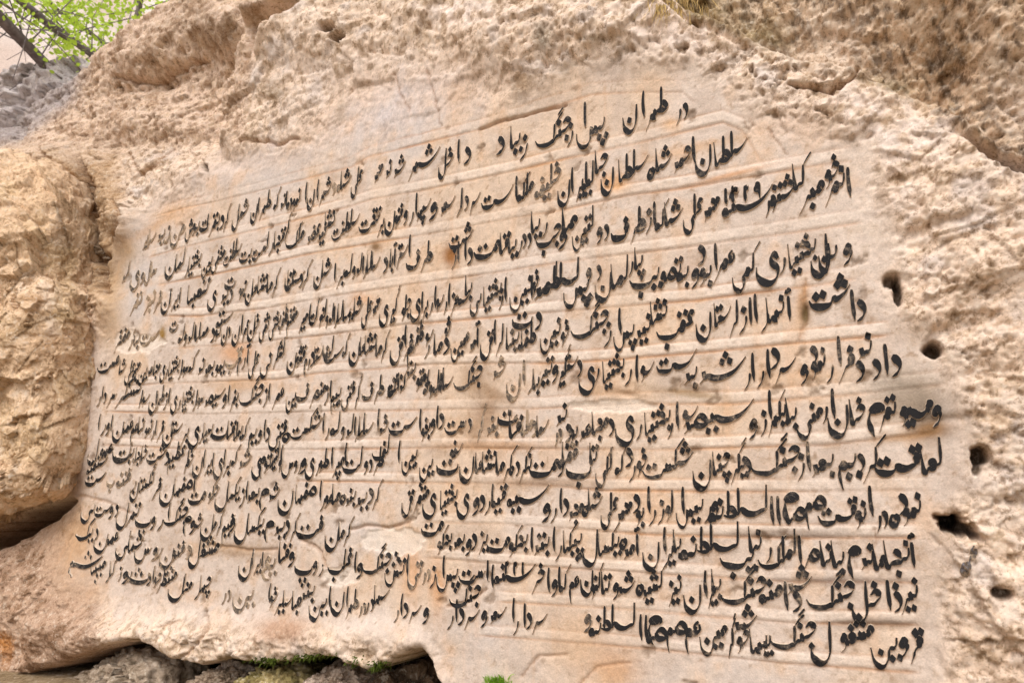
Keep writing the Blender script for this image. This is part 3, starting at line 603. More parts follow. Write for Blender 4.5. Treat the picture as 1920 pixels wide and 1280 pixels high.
def write(ink, text, xr, xl, yb, bold=1.0, fit=True):
    S, Dt, W = compose(text)
    xm = (xr + xl) / 2; slope = (yb - 902) / (xm + 1544) * .85
    sy = 11 * (xm + 1544) / 3144; sxn = sy * (xm + 1544) / 3144 * 1.08; sx = (xr - xl) / W
    f = sx / sxn
    lean = (960 - xm) / 6200
    sy_ = sy * 1.25 * min(1.10, max(.9, f ** .25))
    def topx(N):                                          # natural units -> measured position
        X = xr - N[:, 0] * sxn; dy = N[:, 1] * sy_
        return np.stack([X + dy * lean, yb + (X - xm) * slope - dy], 1)
    g = min(1.08, max(1.0, f ** .3)) * bold * 1.15
    for pts, k in S:
        if rnd.random() < 2: pts = [(p[0] + rnd.gauss(0, .022), p[1] + rnd.gauss(0, .022)) for p in pts]
        c = spline(pts, 4 if len(pts) > 4 else 5); N = c.copy(); N[:, 0] *= f
        t = np.gradient(N, axis=0); t /= np.maximum(np.hypot(t[:, 0], t[:, 1]), 1e-6)[:, None]
        ang = np.arctan2(t[:, 1], -t[:, 0])
        wd = .10 + .90 * np.abs(np.sin(ang - NIB)) ** 1.25
        wd = np.convolve(np.pad(wd, 2, 'edge'), [.15, .2, .3, .2, .15], 'valid')
        q = np.linspace(0, 1, len(c)); wd = wd * (.55 + .45 * ss(0, .12, q)) * (.25 + .75 * ss(0, .25, 1 - q))
        if k.get('taper'): wd = wd * (1.25 - .35 * q)
        hw = wd * .5 * g * (1 + .05 * np.sin(q * 9 + rnd.random() * 6)); nrm = np.stack([-t[:, 1], t[:, 0]], 1)
        e = .13
        ink.ribbon(topx(N + nrm * hw[:, None]), topx(N - nrm * hw[:, None]), topx(N + nrm * (hw + e)[:, None]), topx(N - nrm * (hw + e)[:, None]))
    for x, y in Dt:
        r = .50 * bold * (1 + rnd.gauss(0, .06)); cx, cy = x * f, y; a = NIB + rnd.gauss(0, .15)
        u_ = np.array([-math.cos(a), math.sin(a)]); v_ = np.array([math.sin(a), math.cos(a)]) * .92
        fl = max(.78, min(1, f ** .5)); u_[0] *= fl; v_[0] *= fl
        q = [np.array([cx, cy]) + (-u_ * r * kk) for kk in (1, .5, -.5, -1)]
        ws = [r * .86, r * 1.0, r * 1.0, r * .86]
        ink.ribbon(topx(np.array([p + v_ * k for p, k in zip(q, ws)])), topx(np.array([p - v_ * k for p, k in zip(q, ws)])),
                   topx(np.array([p + v_ * (k + .13) for p, k in zip(q, ws)])), topx(np.array([p - v_ * (k + .13) for p, k in zip(q, ws)])))
def finish(ink, name, parent, faded):
    P = np.array(ink.P); u, z = wall(P[:, 0], P[:, 1]); h = height(u, z)
    u, z = wall(P[:, 0], P[:, 1], h); h = height(u, z) + np.array(ink.L)
    return mesh_obj(name, world(u, z, h), ink.F, [MAT_FADED if faded else MAT_INK, MAT_SIDE], parent, ink.M, smooth=False)
# every entry: word, right edge, left edge, base line as measured; * rubbed pale, + laid on thick
LINES = ["""در,1289,1268,220;طهر,1252,1211,224;ا,1209,1203,221;ن,1195,1169,226;پس,1135,1082,252;ا,1099,1094,240;ز,1075,1064,262;جنگ,1071,1005,265;ز,990,976,286;یا,976,959,276;د,945,932,284;دا,882,861,303;خل,849,824,316;شـهر,825,767,318;شد,761,740,327;ند,734,725,330;محمد,717,704,338;علی,679,660,352;شا,659,640,352;*ه و,637,625,358;شهر,622,600,372;ا,597,592,376;ن,590,578,376;ا,575,571,380;نموده,563,540,388;اند,538,527,390;که,526,515,392;طهران,508,472,400;شما,466,448,410;ل,448,437,416;کر,432,421,422;د,420,413,425;بقرا,412,390,430;ت,392,376,428;بو,374,362,434;ش,362,349,438;*من,346,321,442;*زید,319,297,448;*سایر,292,270,456""",
"""سلطا,1404,1342,306;ن,1334,1304,303;ا,1303,1298,306;حمد,1296,1265,316;شا,1262,1232,318;ه,1227,1217,332;سلطا,1217,1162,336;ن,1151,1128,342;جا,1140,1118,322;لیه,1114,1093,356;ا,1101,1096,352;یر,1094,1081,360;ا,1075,1070,362;ن,1069,1047,364;*خلیفه,1052,1004,368;ملکه,1000,972,376;ا,970,965,376;سـت,963,904,382;سر,901,882,386;دا,878,867,390;ر,866,857,394;سعد,854,828,398;و,820,806,402;سپهد,808,783,408;ا,782,778,404;رو,776,758,412;فنو,755,742,420;ن,741,723,420;بر,721,709,430;تخت,712,674,428;سلطنت,674,623,442;نشا,628,610,430;نید,612,598,450;عضد,600,578,452;ملک,570,537,458;کر,546,536,440;قجا,533,515,464;ر,513,505,468;له,503,496,470;ست,495,474,482;بت,472,450,486;سلطنت,452,420,492;مخفی,421,398,496;بین,398,380,504;بختیا,376,354,508;ر,354,348,510;لما,345,330,506;ن,330,311,504;*سال,293,273,518;*وی,270,246,528;*لد,241,230,526""",
"""ا,1595,1589,369;نمر,1586,1546,364;خو,1574,1549,340;مبر,1546,1497,378;کا,1526,1490,352;شته,1495,1446,384;در,1454,1435,392;سـنه,1452,1356,400;6 2 3 1,1426,1362,380;محمد,1349,1322,408;علی,1318,1282,414;شا,1282,1249,420;که,1258,1231,430;ا,1230,1225,428;ز,1222,1211,424;+طرف,1210,1147,440;دو,1141,1120,446;لتین,1114,1074,446;ما,1082,1056,432;و,1062,1048,456;جب,1052,1006,454;ریا,1027,998,434;دد,996,981,460;ر,980,970,466;یا,969,955,472;قا,954,939,474;مت,937,890,476;شت,888,843,458;د,886,877,490;ا,875,870,488;از,861,848,492;طرف,811,763,496;ا,770,765,482;ستر,765,745,488;آبا,743,733,500;د,727,719,506;سا,713,699,504;لا,697,689,510;ر,688,682,512;الدو,682,662,514;له,660,648,518;برا,646,629,526;شا,622,605,518;ن,605,590,522;کر,585,568,530;د,568,562,534;ستا,571,540,538;ن,551,536,526;کر,525,512,544;ما,511,502,546;نشا,502,484,548;ها,482,474,552;ن,474,462,554;جمو,462,450,554;دید,436,416,562;ت,442,423,536;ی,406,391,566;تعبا,389,352,566;ایرا,338,320,570;ن,320,304,570;*فر,302,290,574;*نبز,290,272,576;*نفر,265,246,578""",
"""و,1596,1581,484;ئل,1571,1521,492;ن,1556,1536,486;بختیا,1533,1481,500;ر,1473,1462,500;ی,1461,1419,508;کمی,1430,1374,522;همر,1378,1337,508;ا,1345,1340,506;بو,1335,1313,524;د,1322,1309,490;و,1310,1297,528;به,1292,1272,526;تصو,1278,1240,528;یب,1237,1182,530;پار,1206,1179,504;لما,1179,1148,538;ن,1147,1117,540;د و,1127,1100,522;+پس,1105,1058,552;+لسـلط,1086,1035,536;+لمد,1045,1003,553;خو,1010,1001,546;ا,999,995,560;نین,998,957,560;ا,950,945,564;ز,944,936,568;بختیا,941,908,572;ئی,903,883,572;با,886,874,552;سه,884,862,570;هز,860,846,576;ا,844,840,574;ر,839,833,578;سو,833,820,576;ا,818,813,578;ر,812,806,580;بر,803,794,584;ای,793,771,584;جلو,770,755,592;گیر,750,732,594;ی,728,713,594;محمد,712,701,588;علی,697,680,596;شا,680,665,590;ه و,664,655,598;سا,658,645,600;لا,643,634,602;ر,634,628,604;الدو,628,612,606;له,612,602,600;حرکت,608,583,602;ا,582,578,608;میر,577,562,610;مفخم,557,540,610;ظفر,540,526,612;بختی,526,506,620;تقی,504,488,624;خا,485,478,620;ن,479,466,622;عمر,466,456,628;ا,455,451,626;ن,450,437,630;سته,436,407,612;دن,432,417,630;نو,414,404,632;د,403,396,636;مسا,390,376,634;لا,375,368,638;الدو,366,346,640;له,345,336,642;ت,334,320,616;*ست,298,264,640;*بار,262,243,646;*مفخر,242,216,648""",
"""د,1622,1607,594;ا,1603,1595,600;+شت,1597,1518,568;آ,1485,1478,600;نها,1472,1440,602;ر,1442,1427,606;ا,1420,1414,604;ا,1410,1405,608;ز,1401,1386,610;لر,1385,1367,614;ستا,1373,1342,610;ن,1334,1306,614;عقب,1303,1232,626;نشا,1252,1222,606;نید,1221,1194,632;پس,1190,1152,634;ا,1165,1158,626;ز,1147,1133,636;جنگ,1142,1072,624;خو,1067,1054,640;نین,1052,1014,638;د,1015,1004,612;ت,999,962,606;طفا,1005,979,652;ینا,974,951,652;لر,944,931,650;ا,930,925,644;ق,924,902,650;آ,900,893,650;مد,892,883,656;همین,880,847,656;شو,846,836,630;د,842,832,658;ما,830,815,662;سو,813,800,640;ر,806,797,660;ظفر,794,777,646;هم,776,766,664;فر,774,758,660;ا,762,757,650;ق,755,733,660;کر,731,716,664;ما,716,706,666;نشا,706,685,662;ها,685,676,664;ن,675,656,664;که,656,644,668;ست,644,608,672;ن,626,607,652;ستا,606,590,680;د,590,583,682;رم,582,573,684;قشو,572,557,682;ن,556,540,682;لشکر,533,514,678;نی,509,490,690;علی,485,468,692;آ,468,462,684;رم,461,448,682;*قب,451,424,682;یمو,421,405,698;بعد,402,385,700;ند,383,373,698;که,371,356,696;سوا,354,342,700;ر,341,336,702;بختیا,336,317,704;ری,315,302,702;مجا,300,289,702;هدین,286,262,704;محمد,262,252,702;علی,252,236,706;شا,236,225,700;هست,223,184,692""",
"""د,1688,1672,698;ا,1665,1657,702;د,1650,1637,704;ند,1636,1609,668;د,1619,1605,708;فر,1602,1571,696;ا,1577,1571,684;ر,1563,1549,702;نمو,1549,1523,698;د,1532,1520,678;و,1514,1501,708;سر,1495,1452,700;د,1461,1445,684;ا,1444,1437,708;ر,1433,1419,712;ا,1415,1408,714;ر,1408,1395,716;شـد,1401,1313,710;بد,1308,1284,714;سـت,1308,1232,690;سو,1228,1203,704;ا,1197,1190,714;ر,1185,1172,708;بختیا,1172,1132,716;ر,1124,1116,704;ی,1115,1087,716;د,1091,1083,700;ستگیر,1085,1046,712;و,1046,1036,706;تیر,1036,1010,710;با,1012,1001,728;*ر,1001,990,724;*ا,984,979,720;*ن,976,951,726;*شد,950,926,706;جنگ,905,852,722;سا,850,832,728;لا,832,824,730;ر,823,816,730;الد,828,810,736;وله,810,796,738;یعقو,805,782,724;بند,780,764,706;گذا,768,748,732;شت,750,728,736;ند,742,726,740;طرف,720,680,742;گر,679,667,752;فتی,665,642,750;بیم,640,623,752;از,621,609,748;منصر,611,582,750;ف,579,556,744;ین,555,538,754;همر,532,512,752;از,506,495,752;جنگ,494,450,752;بفر,447,433,758;او,430,418,756;سیصد,421,385,758;سوا,382,370,758;ر,369,363,760;بختیا,363,343,762;ری,339,322,760;از,318,308,758;طهرا,308,294,758;ن,296,281,758;سوار,280,262,756;تشکر,264,218,750;سردار,218,184,752""",
"""و,1764,1748,786;+مسـیو,1748,1691,784;نفر,1682,1647,788;م,1657,1630,778;خا,1623,1597,794;ن,1591,1553,790;ا,1566,1558,784;ر,1552,1542,778;منی,1542,1494,796;با,1495,1477,790;یکهر,1478,1440,798;ا,1447,1440,784;ز,1438,1426,802;و,1419,1405,810;سـیصد,1417,1283,804;سو,1310,1282,788;ا,1273,1267,802;ر,1262,1252,808;بختیا,1259,1211,814;ر,1204,1193,810;ی,1189,1155,810;د,1151,1142,810;مجا,1141,1112,812;هد,1108,1088,820;بو,1084,1070,822;د,1072,1061,822;ند,1064,1044,792;*در,1053,1041,824;سما,1030,1008,816;*د,1006,998,812;*ملا,1000,979,814;قا,977,957,818;ت,970,935,788;*بند,935,914,812;*گر,912,896,812;دست,884,835,806;د,832,824,798;ا,822,817,802;و,816,808,804;بخو,807,792,818;ا,790,785,808;ست,782,730,806;خد,727,713,812;ا,711,705,806;سا,700,684,812;لا,684,674,814;ر,674,667,816;الدو,667,640,816;له,637,622,814;ر,618,611,814;ا,608,603,812;شکست,604,545,816;ه,543,532,824;فتی,537,506,824;د,506,499,822;ا,497,492,822;ویم,491,469,822;که,467,455,822;بملا,454,440,824;قا,440,427,820;ت,426,399,816;بسیا,399,382,820;ر,381,375,822;ی,374,354,822;بر,354,342,820;ستا,341,322,816;ن,325,307,818;فرار,307,285,816;نمو,285,273,814;نا,270,260,810;هم,259,248,812;همد,249,229,812;ن,232,213,810;او,210,200,808;را,199,186,806""",
"""لعا,1769,1731,886;+قـت,1724,1640,880;کر,1668,1617,882;د,1620,1610,878;یم,1607,1574,880;بعد,1565,1523,886;ا,1519,1512,882;ز,1509,1495,884;جنگ,1501,1408,880;د,1407,1391,886;یگر,1404,1370,888;چنا,1370,1339,888;ن,1334,1300,890;شکست,1303,1206,888;خو,1213,1196,882;ر,1192,1180,888;د,1186,1174,868;که,1179,1156,888;لکی,1152,1118,890;تا,1120,1108,868;ب,1109,1063,886;مقا,1083,1056,868;و,1057,1047,882;مت,1048,993,884;نکر,1000,974,888;ده,974,958,886;کر,972,944,886;ما,946,932,886;نشا,932,906,884;ها,905,893,884;ن,889,863,880;سفو,868,846,858;ت,860,820,880;ین,812,788,880;بین,783,755,868;ا,750,744,866;لف,730,699,854;طر,720,702,876;دو,698,684,880;لت,679,643,878;ا,650,645,868;مپر,645,625,880;ا,624,619,876;طو,617,600,878;ری,600,574,880;و,575,564,878;رو,566,553,878;س,553,530,876;ا,530,525,870;ولتیما,527,508,876;تو,508,497,878;م,499,490,870;ی,491,474,880;*شد,472,450,874;که,450,436,872;بر,433,420,880;ا,422,417,876;ی,418,402,880;ایر,400,386,878;ا,384,379,876;ن,380,363,876;خطر,361,347,876;عظیم,346,317,868;د,317,310,866;شت,312,276,862;خا,275,266,862;بجا,266,255,864;یت,251,218,858;ن,247,213,848;همو,210,188,856;ل,184,167,854""",
"""نمو,1729,1694,972;د,1700,1686,956;ه,1685,1671,982;در,1663,1643,982;ا,1637,1629,966;نو,1625,1606,978;قـت,1605,1535,974;صم,1549,1512,957;صا,1511,1476,978;م,1497,1471,944;ا,1463,1454,982;ا,1451,1443,982;لسـلط,1441,1358,968;نه,1358,1331,976;و,1346,1334,962;ر,1334,1321,964;ئیس,1320,1269,966;ا,1284,1276,962;لو,1263,1250,966;ز,1246,1234,968;ر,1230,1217,970;ا,1219,1212,960;بو,1208,1195,974;د,1199,1188,954;محمد,1185,1160,974;علی,1159,1128,968;شا,1131,1105,954;ه,1104,1095,962;مجد,1094,1068,970;د,1066,1056,960;ا,1054,1048,960;ر,1044,1033,966;و,1032,1017,966;سـیه,1031,953,948;قیه,948,924,950;ا,925,920,950;ر,920,910,952;د,909,900,952;و,899,887,954;ی,880,858,950;بختیا,858,827,954;ی,818,794,950;متفر,804,777,946;ق,774,755,946;کر,718,700,942;د,700,690,938;ید,688,669,944;بند,667,650,944;ه,648,640,940;ما,638,624,942;مو,624,610,944;ر,610,602,946;ا,603,597,938;صفها,593,555,942;ن,550,523,942;شد,525,506,936;م,505,490,930;بعد,486,465,938;ا,464,459,936;ز,459,450,940;یکسا,450,428,938;ل,428,405,938;حکو,409,392,936;مت,386,354,938;ا,366,361,924;صفها,361,327,928;ن,326,301,928;فر,302,287,924;نگستا,289,262,922;ن,260,246,922;*رفته,256,220,912;*ب,215,202,906;ست,198,160,904;شنفته,200,164,888""",
"""آ,1718,1710,1062;نجا,1708,1662,1063;ما,1661,1641,1065;ند,1639,1615,1060;م,1613,1592,1044;با,1584,1563,1060;نا,1560,1542,1058;صر,1537,1504,1054;ا,1503,1496,1056;لملک,1495,1422,1056;ر,1447,1436,1040;نا,1429,1407,1032;یب,1415,1351,1054;لسـلط,1387,1308,1034;نه,1308,1278,1046;با,1278,1265,1032;یر,1263,1248,1046;ا,1249,1242,1036;ن,1237,1206,1042;آ,1200,1193,1040;مد,1190,1171,1042;ه,1175,1165,1024;یکسا,1165,1124,1040;ل,1122,1094,1036;پیکا,1092,1058,1034;ر,1054,1042,1036;ا,1041,1034,1032;بتد,1031,1003,1034;ا,1000,993,1032;بحکو,990,956,1034;مت,956,914,1026;یز,915,899,1022;د,894,885,1024;و,884,874,1030;بعد,872,852,1026;بحکو,848,822,1030;مت,832,791,996;کر,664,646,1010;ما,646,636,1010;ن,636,611,1010;فت,606,556,1000;کر,562,546,1002;د,543,535,996;ید,534,516,998;م,515,500,990;یکسا,496,465,1000;ل,465,441,998;و,441,432,988;نیم,438,419,996;کرما,420,400,992;ن,400,378,992;شد,380,366,990;و,366,357,992;م,360,348,980;جنگ,352,308,978;ا,318,312,974;رو,306,284,984;پ,284,255,980;تمر,260,238,974;ل,240,220,974;دو,222,206,964;ست,210,178,962;ئی,178,154,962""",
"""نیر,1723,1689,1130;ذ,1690,1677,1138;ا,1670,1661,1142;خل,1654,1598,1140;جنگ,1605,1513,1132;شد,1525,1477,1108;د,1501,1486,1138;ا,1477,1469,1142;منه,1467,1426,1128;جنگ,1439,1351,1122;با,1353,1337,1108;یر,1342,1328,1120;ا,1326,1319,1118;ن,1315,1283,1122;نیز,1279,1254,1118;کشید,1256,1206,1118;ه,1206,1196,1110;شد,1193,1160,1112;و,1160,1150,1112;تا,1144,1130,1110;کنو,1134,1110,1112;ن,1113,1090,1092;هم,1086,1070,1102;که,1072,1051,1108;ا,1051,1046,1106;و,1045,1035,1106;ا,1031,1024,1108;خر,1022,998,1096;سـنه,1005,929,1094;1 2 2,982,950,1078;ا,926,920,1100;است,916,861,1086;پس,859,820,1086;ا,834,827,1082;ز,818,807,1088;*در,806,793,1084;*تی,790,766,1082;ا,766,760,1078;تش,758,723,1078;جنگ,734,681,1068;و,680,670,1074;ا,668,662,1072;غلب,660,616,1068;رو,608,588,1068;پ,587,554,1068;و,552,542,1052;قا,542,524,1052;*یع,516,495,1066;ایر,493,478,1064;ا,475,470,1064;ن,472,449,1066;مشغل,410,356,1046;*د,360,350,1042;فنو,345,324,1046;ن,326,301,1046;ر,305,296,1036;و,296,286,1042;س,284,254,1036;شما,268,242,1034;لی,243,219,1030;همد,221,200,1020;ن,202,178,1018;دیک,184,144,1006""",
"""+قر,1729,1706,1222;+و,1701,1688,1218;ین,1684,1634,1220;مشغو,1639,1577,1210;ل,1560,1521,1216;جنگ,1532,1444,1206;ید,1446,1432,1214;بها,1440,1409,1222;شد,1422,1377,1180;خو,1405,1384,1212;گر,1384,1366,1214;مین,1363,1313,1200;هم,1314,1287,1192;صم,1289,1252,1190;صا,1252,1214,1202;م,1241,1218,1172;ا,1214,1207,1200;ا,1204,1198,1198;لسـلط,1192,1128,1180;نه,1128,1107,1190;*و,1108,1096,1172;سر,1027,999,1172;د,997,988,1172;ا,986,980,1174;ر,973,963,1176;ا,965,959,1164;سعد,950,921,1164;و,913,903,1164;سر,900,872,1164;د,870,860,1164;ا,858,852,1164;ر,851,840,1166;جنگ,902,844,1130;و,804,794,1158;سر,790,768,1154;د,765,757,1152;ا,755,749,1152;*ر,748,740,1154;سها,730,703,1130;در,701,686,1140;در,686,674,1146;طهر,672,650,1146;ا,653,648,1136;ن,646,622,1130;ا,620,614,1136;ین,613,581,1140;بند,590,566,1122;ه,566,560,1130;با,561,549,1140;سا,548,532,1136;یر,532,516,1138;خو,519,508,1130;ا,507,501,1128;*ین,475,438,1124;*در,432,418,1122;چها,395,376,1108;ر,376,367,1112;محا,360,344,1110;ل,346,317,1108;منتظر,330,296,1100;حو,302,290,1094;ا,289,284,1092;د,283,276,1092;ث,280,242,1086;ر,248,241,1080;و,241,230,1086;زگا,228,206,1080;ر,206,198,1082;میبا,196,168,1076;شـم,190,128,1064"""]
ORD = ['topmost','second','third','fourth','fifth','sixth','seventh','eighth','ninth','tenth','eleventh','lowest']
for li, data in enumerate(LINES):
    tl = empty('text_line', EYE, rock_face)
    tl['label'] = ORD[li] + ' line of black painted calligraphy on the carved panel'
    for ent in data.split(';'):
        t, xr, xl, yb = ent.split(','); f = t[0] == '*'; b = t[0] == '+'
        ink = Ink(); write(ink, t.lstrip('*+'), float(xr), float(xl), float(yb), 1.22 if b else 1.0)
        o = finish(ink, 'word', rock_face, f); o.parent = tl; o.matrix_parent_inverse = tl.matrix_world.inverted()
        o.matrix_parent_inverse.translation = -Vector(EYE)
        if f: o['label'] = 'brown half erased word'
# two faint painted marks on the rough rock
ink = Ink(); write(ink, 'هر', 1832, 1806, 1052, 1.0); finish(ink, 'painted_mark', rock_face, True).data.materials[0] = MAT_FAINT
ink = Ink(); write(ink, 'ه', 1818, 1804, 1072, 1.0); finish(ink, 'painted_mark', rock_face, True).data.materials[0] = MAT_FAINT
# ------------------------------------------------------------------ loose rocks
def rock_colours(P, c0, c1, c2, f=6, s=0):
    n1 = fbm(P[:, 0], P[:, 1], P[:, 2], f, 4, s); n2 = fbm(P[:, 0], P[:, 1], P[:, 2], f * 5, 4, s + 5, .6)
    c = np.zeros((len(P), 3)) + lin(*c0, K)
    c = c * (1 - ss(0, .4, n1 + .4 * n2)[:, None]) + lin(*c1, K) * ss(0, .4, n1 + .4 * n2)[:, None]
    k = (ss(.05, .45, -n2 - .3 * n1) * .8)[:, None]
    return (c * (1 - k) + lin(*c2, K) * k) * np.array([1.0, .985, 1.08])
def outline_rock(name, outline, h0, front, back, cols, seed, nt_=420, npz=150, amp=(.05, .03, .012), tint=None, sq=.55, fq=9):
    """a boulder with the given outline, lying h0 in front of the carved plane, front and back its depth either way"""
    o = np.array(outline, float); u, z = wall(o[:, 0], o[:, 1], h0); cu, cz = u.mean(), z.mean()
    th = np.arctan2(z - cz, u - cu); order = np.argsort(th); th = th[order]; rr = np.hypot(u - cu, z - cz)[order]
    T = np.linspace(-math.pi, math.pi, nt_, endpoint=False); rad = np.interp(T, np.concatenate((th[-1:] - 2*math.pi, th, th[:1] + 2*math.pi)), np.concatenate((rr[-1:], rr, rr[:1])))
    ph = np.linspace(.02, math.pi - .02, npz); TT, PH = np.meshgrid(T, ph); RR = np.repeat(rad[None], npz, 0)
    s_ = np.sin(PH) ** sq; c_ = np.sign(np.cos(PH)) * np.abs(np.cos(PH)) ** .8
    uu = cu + RR * s_ * np.cos(TT); zz = cz + RR * s_ * np.sin(TT); hh = h0 + np.where(c_ > 0, c_ * front, c_ * back)
    n1 = fbm(uu, zz, hh, 2.6, 4, seed); n2 = fbm(uu * .7, zz * 1.5, hh, 8, 4, seed + 3, .55, True); n3 = fbm(uu, zz, hh, 30, 4, seed + 6)
    q_ = .03 * n2; dsp = amp[0] * n1 + amp[1] * n2 + amp[2] * n3 + amp[0] * .9 * facet3(uu + q_, zz - q_, hh, fq, seed) + amp[0] * .4 * facet3(uu - q_, zz + q_, hh + q_, fq * 3.1, seed + 1) + amp[2] * .8 * facet3(uu, zz + .3 * q_, hh, fq * 10, seed + 2)
    hh = hh + dsp * np.cos(PH) * 1.0 + dsp * .3; uu = uu + dsp * .8 * np.sin(PH) * np.cos(TT); zz = zz + dsp * .8 * np.sin(PH) * np.sin(TT)
    W_ = world(uu, zz, hh); P = W_.reshape(-1, 3)
    idx = np.arange(nt_ * npz).reshape(npz, nt_); nxt = np.roll(idx, -1, 1)
    f = np.stack([idx[:-1], idx[1:], nxt[1:], nxt[:-1]], -1).reshape(-1, 4)
    caps = [list(idx[0]), list(idx[-1][::-1])]
    c = rock_colours(P, *cols, s=seed)
    if tint is not None: c = tint(c, *survey(uu.ravel(), zz.ravel(), hh.ravel()))
    base = np.array([*(EYE + cu * AX + (h0 - D) * NV)[:2], P[:, 2].min()])
    ob = mesh_obj(name, P - base, [list(r) for r in f] + caps, [MAT_BOULDER], col=c); ob.location = base
    return ob
def lb_tint(c, px, py):
    n = fbm(px / 60, py / 60, px * 0, 1, 4, 5)
    def m(c, rgb, k): return c * (1 - k[:, None]) + lin(*rgb, K) * k[:, None]
    c = m(c, (150, 118, 78), np.clip(gauss(px, py, 120, 470, 26, 60) * .8 + gauss(px, py, 110, 590, 30, 12) + gauss(px, py, 30, 620, 60, 12, -30) + .6 * gauss(px, py, 150, 640, 12, 60), 0, 1) * .7)
    c = m(c, (166, 118, 68), np.clip(gauss(px, py, 60, 560, 30, 8) + gauss(px, py, 95, 640, 40, 14, -20), 0, 1) * .5)
    cr = np.zeros_like(px)
    for pts, wd in [([(-40,470),(30,455),(32,490),(42,512)],2.5),([(5,560),(40,520),(70,505),(100,490)],2.5),([(20,640),(60,610),(110,590),(150,585)],3),([(-20,800),(40,790),(90,800),(140,780)],2),([(-20,900),(40,890),(80,905),(110,890)],2.5),([(100,380),(120,430),(138,480)],3),([(30,700),(60,660),(80,640)],2)]:
        cr = np.maximum(cr, np.exp(-(line_d(px + 5 * n, py - 4 * n, pts) / wd) ** 2))
    c = m(c, (110, 82, 50), cr * .75)
    return m(c, (214, 184, 140), ss(.1, .5, n) * .35)
b = outline_rock('boulder', [(70,300),(110,318),(134,355),(142,410),(134,470),(130,520),(142,575),(148,610),(138,680),(136,740),(128,800),(122,858),(110,896),(86,918),(55,934),(20,950),(-20,966),(-110,995),(-260,980),(-330,700),(-260,400),(-120,330),(-20,296),(30,292)],
    .10, .23, .34, [(232, 200, 158), (240, 216, 182), (212, 180, 140)], 101, 760, 330, (.065, .010, .007), lb_tint, .5, 3.2)
tag(b, 'huge ochre boulder bulging beside the carved panel above a black gap', 'boulder')
b = outline_rock('boulder', [(-160,270),(-60,235),(0,212),(50,190),(95,166),(130,150),(160,138),(190,130),(230,150),(260,220),(150,350),(0,390),(-160,390)], -.85, .35, .4, [(206, 196, 188), (224, 216, 208), (168, 156, 146)], 111, 300, 120, (.10, .03, .012), None, .55, 3)
tag(b, 'grey weathered boulder behind the rock face at the foot of the leafy tree', 'boulder')
for (out, h0, fr, bk, cols, sd, lab) in [
    ([(150,1300),(185,1262),(225,1240),(262,1228),(300,1232),(336,1252),(345,1290),(330,1330),(240,1350),(160,1345)], -.12, .16, .2, [(176, 158, 132), (204, 186, 160), (128, 112, 86)], 121, 'broad grey brown rock wedged under the foot of the carved face'),
    ([(388,1290),(396,1262),(420,1250),(448,1252),(464,1272),(462,1310),(420,1330),(392,1320)], -.10, .12, .14, [(168, 148, 122), (206, 188, 166), (108, 92, 70)], 122, 'small pale rock beside the broad rock in the dark gap'),
    ([(470,1300),(500,1270),(535,1262),(575,1266),(596,1285),(590,1330),(500,1340)], -.12, .14, .18, [(150, 136, 84), (182, 164, 112), (104, 96, 52)], 123, 'olive mossy rock under the mossy edge of the carved face'),
    ([(590,1300),(612,1266),(640,1256),(672,1262),(694,1280),(690,1330),(610,1340)], -.12, .13, .18, [(186, 166, 142), (214, 198, 178), (120, 100, 76)], 124, 'cream rock with dark specks next to the mossy rock'),
    ([(728,1310),(752,1272),(780,1266),(800,1282),(812,1330),(740,1345)], -.22, .10, .2, [(118, 98, 74), (150, 126, 98), (76, 62, 46)], 125, 'dark brown rock deep inside the arched hollow'),
    ([(60,1330),(110,1296),(160,1290),(190,1320),(180,1370),(60,1370)], -.10, .14, .2, [(150, 124, 94), (186, 160, 126), (104, 82, 58)], 126, 'brown rock lowest in the dark gap near the big boulder')]:
    o = outline_rock('boulder', out, h0, fr, bk, cols, sd, 200, 90, (.045, .016, .010)); tag(o, lab, 'rock', 'rocks wedged under the carved face')
# ------------------------------------------------------------------ ground, bank, far hillside
g1 = np.array([-400, -200, -100, -50, -30, -20, -14] + list(np.linspace(-10, 10, 101)) + [14, 20, 30, 50, 100, 200, 400]); GX, GY = np.meshgrid(g1, g1)
dist = (np.stack([GX, GY], -1) @ NV[:2]) + D
GZ = .40 * ss(1.3, .35, np.abs(dist - .15)) + .05 * fbm(GX, GY, 0 * GX, .8, 4, 131)
n = fbm(GX, GY, 0 * GX, 1.5, 4, 132)
gc = np.zeros(GX.shape + (3,)) + lin(158, 136, 106, K); gc = mix(gc, lin(118, 104, 74, K), ss(0, .4, n))
gi = np.arange(GX.size).reshape(GX.shape)
o = mesh_obj('ground', np.stack([GX, GY, GZ], -1).reshape(-1, 3), np.stack([gi[:-1, :-1], gi[:-1, 1:], gi[1:, 1:], gi[1:, :-1]], -1).reshape(-1, 4), [MAT_BOULDER], col=gc.reshape(-1, 3)); tag(o, kind='structure')
AZ, RD = np.meshgrid(np.radians(np.linspace(-120, 70, 190)), np.linspace(16, 64, 70))
HZ = -.5 + 1.25 * (RD - 16) * (1 + .12 * fbm(np.sin(AZ) * RD, np.cos(AZ) * RD, 0 * RD, .06, 4, 141)) + 1.5 * fbm(np.sin(AZ) * RD, np.cos(AZ) * RD, 0 * RD, .3, 4, 142)
n = fbm(np.sin(AZ) * RD, np.cos(AZ) * RD, HZ, .25, 5, 143)
hc = np.zeros(AZ.shape + (3,)) + lin(238, 226, 218, K * 1.05); hc = mix(hc, lin(222, 200, 186, K), ss(-.1, .4, n)); hc = mix(hc, lin(150, 160, 96, K), ss(.3, .6, -n) * .3)
hi = np.arange(AZ.size).reshape(AZ.shape)
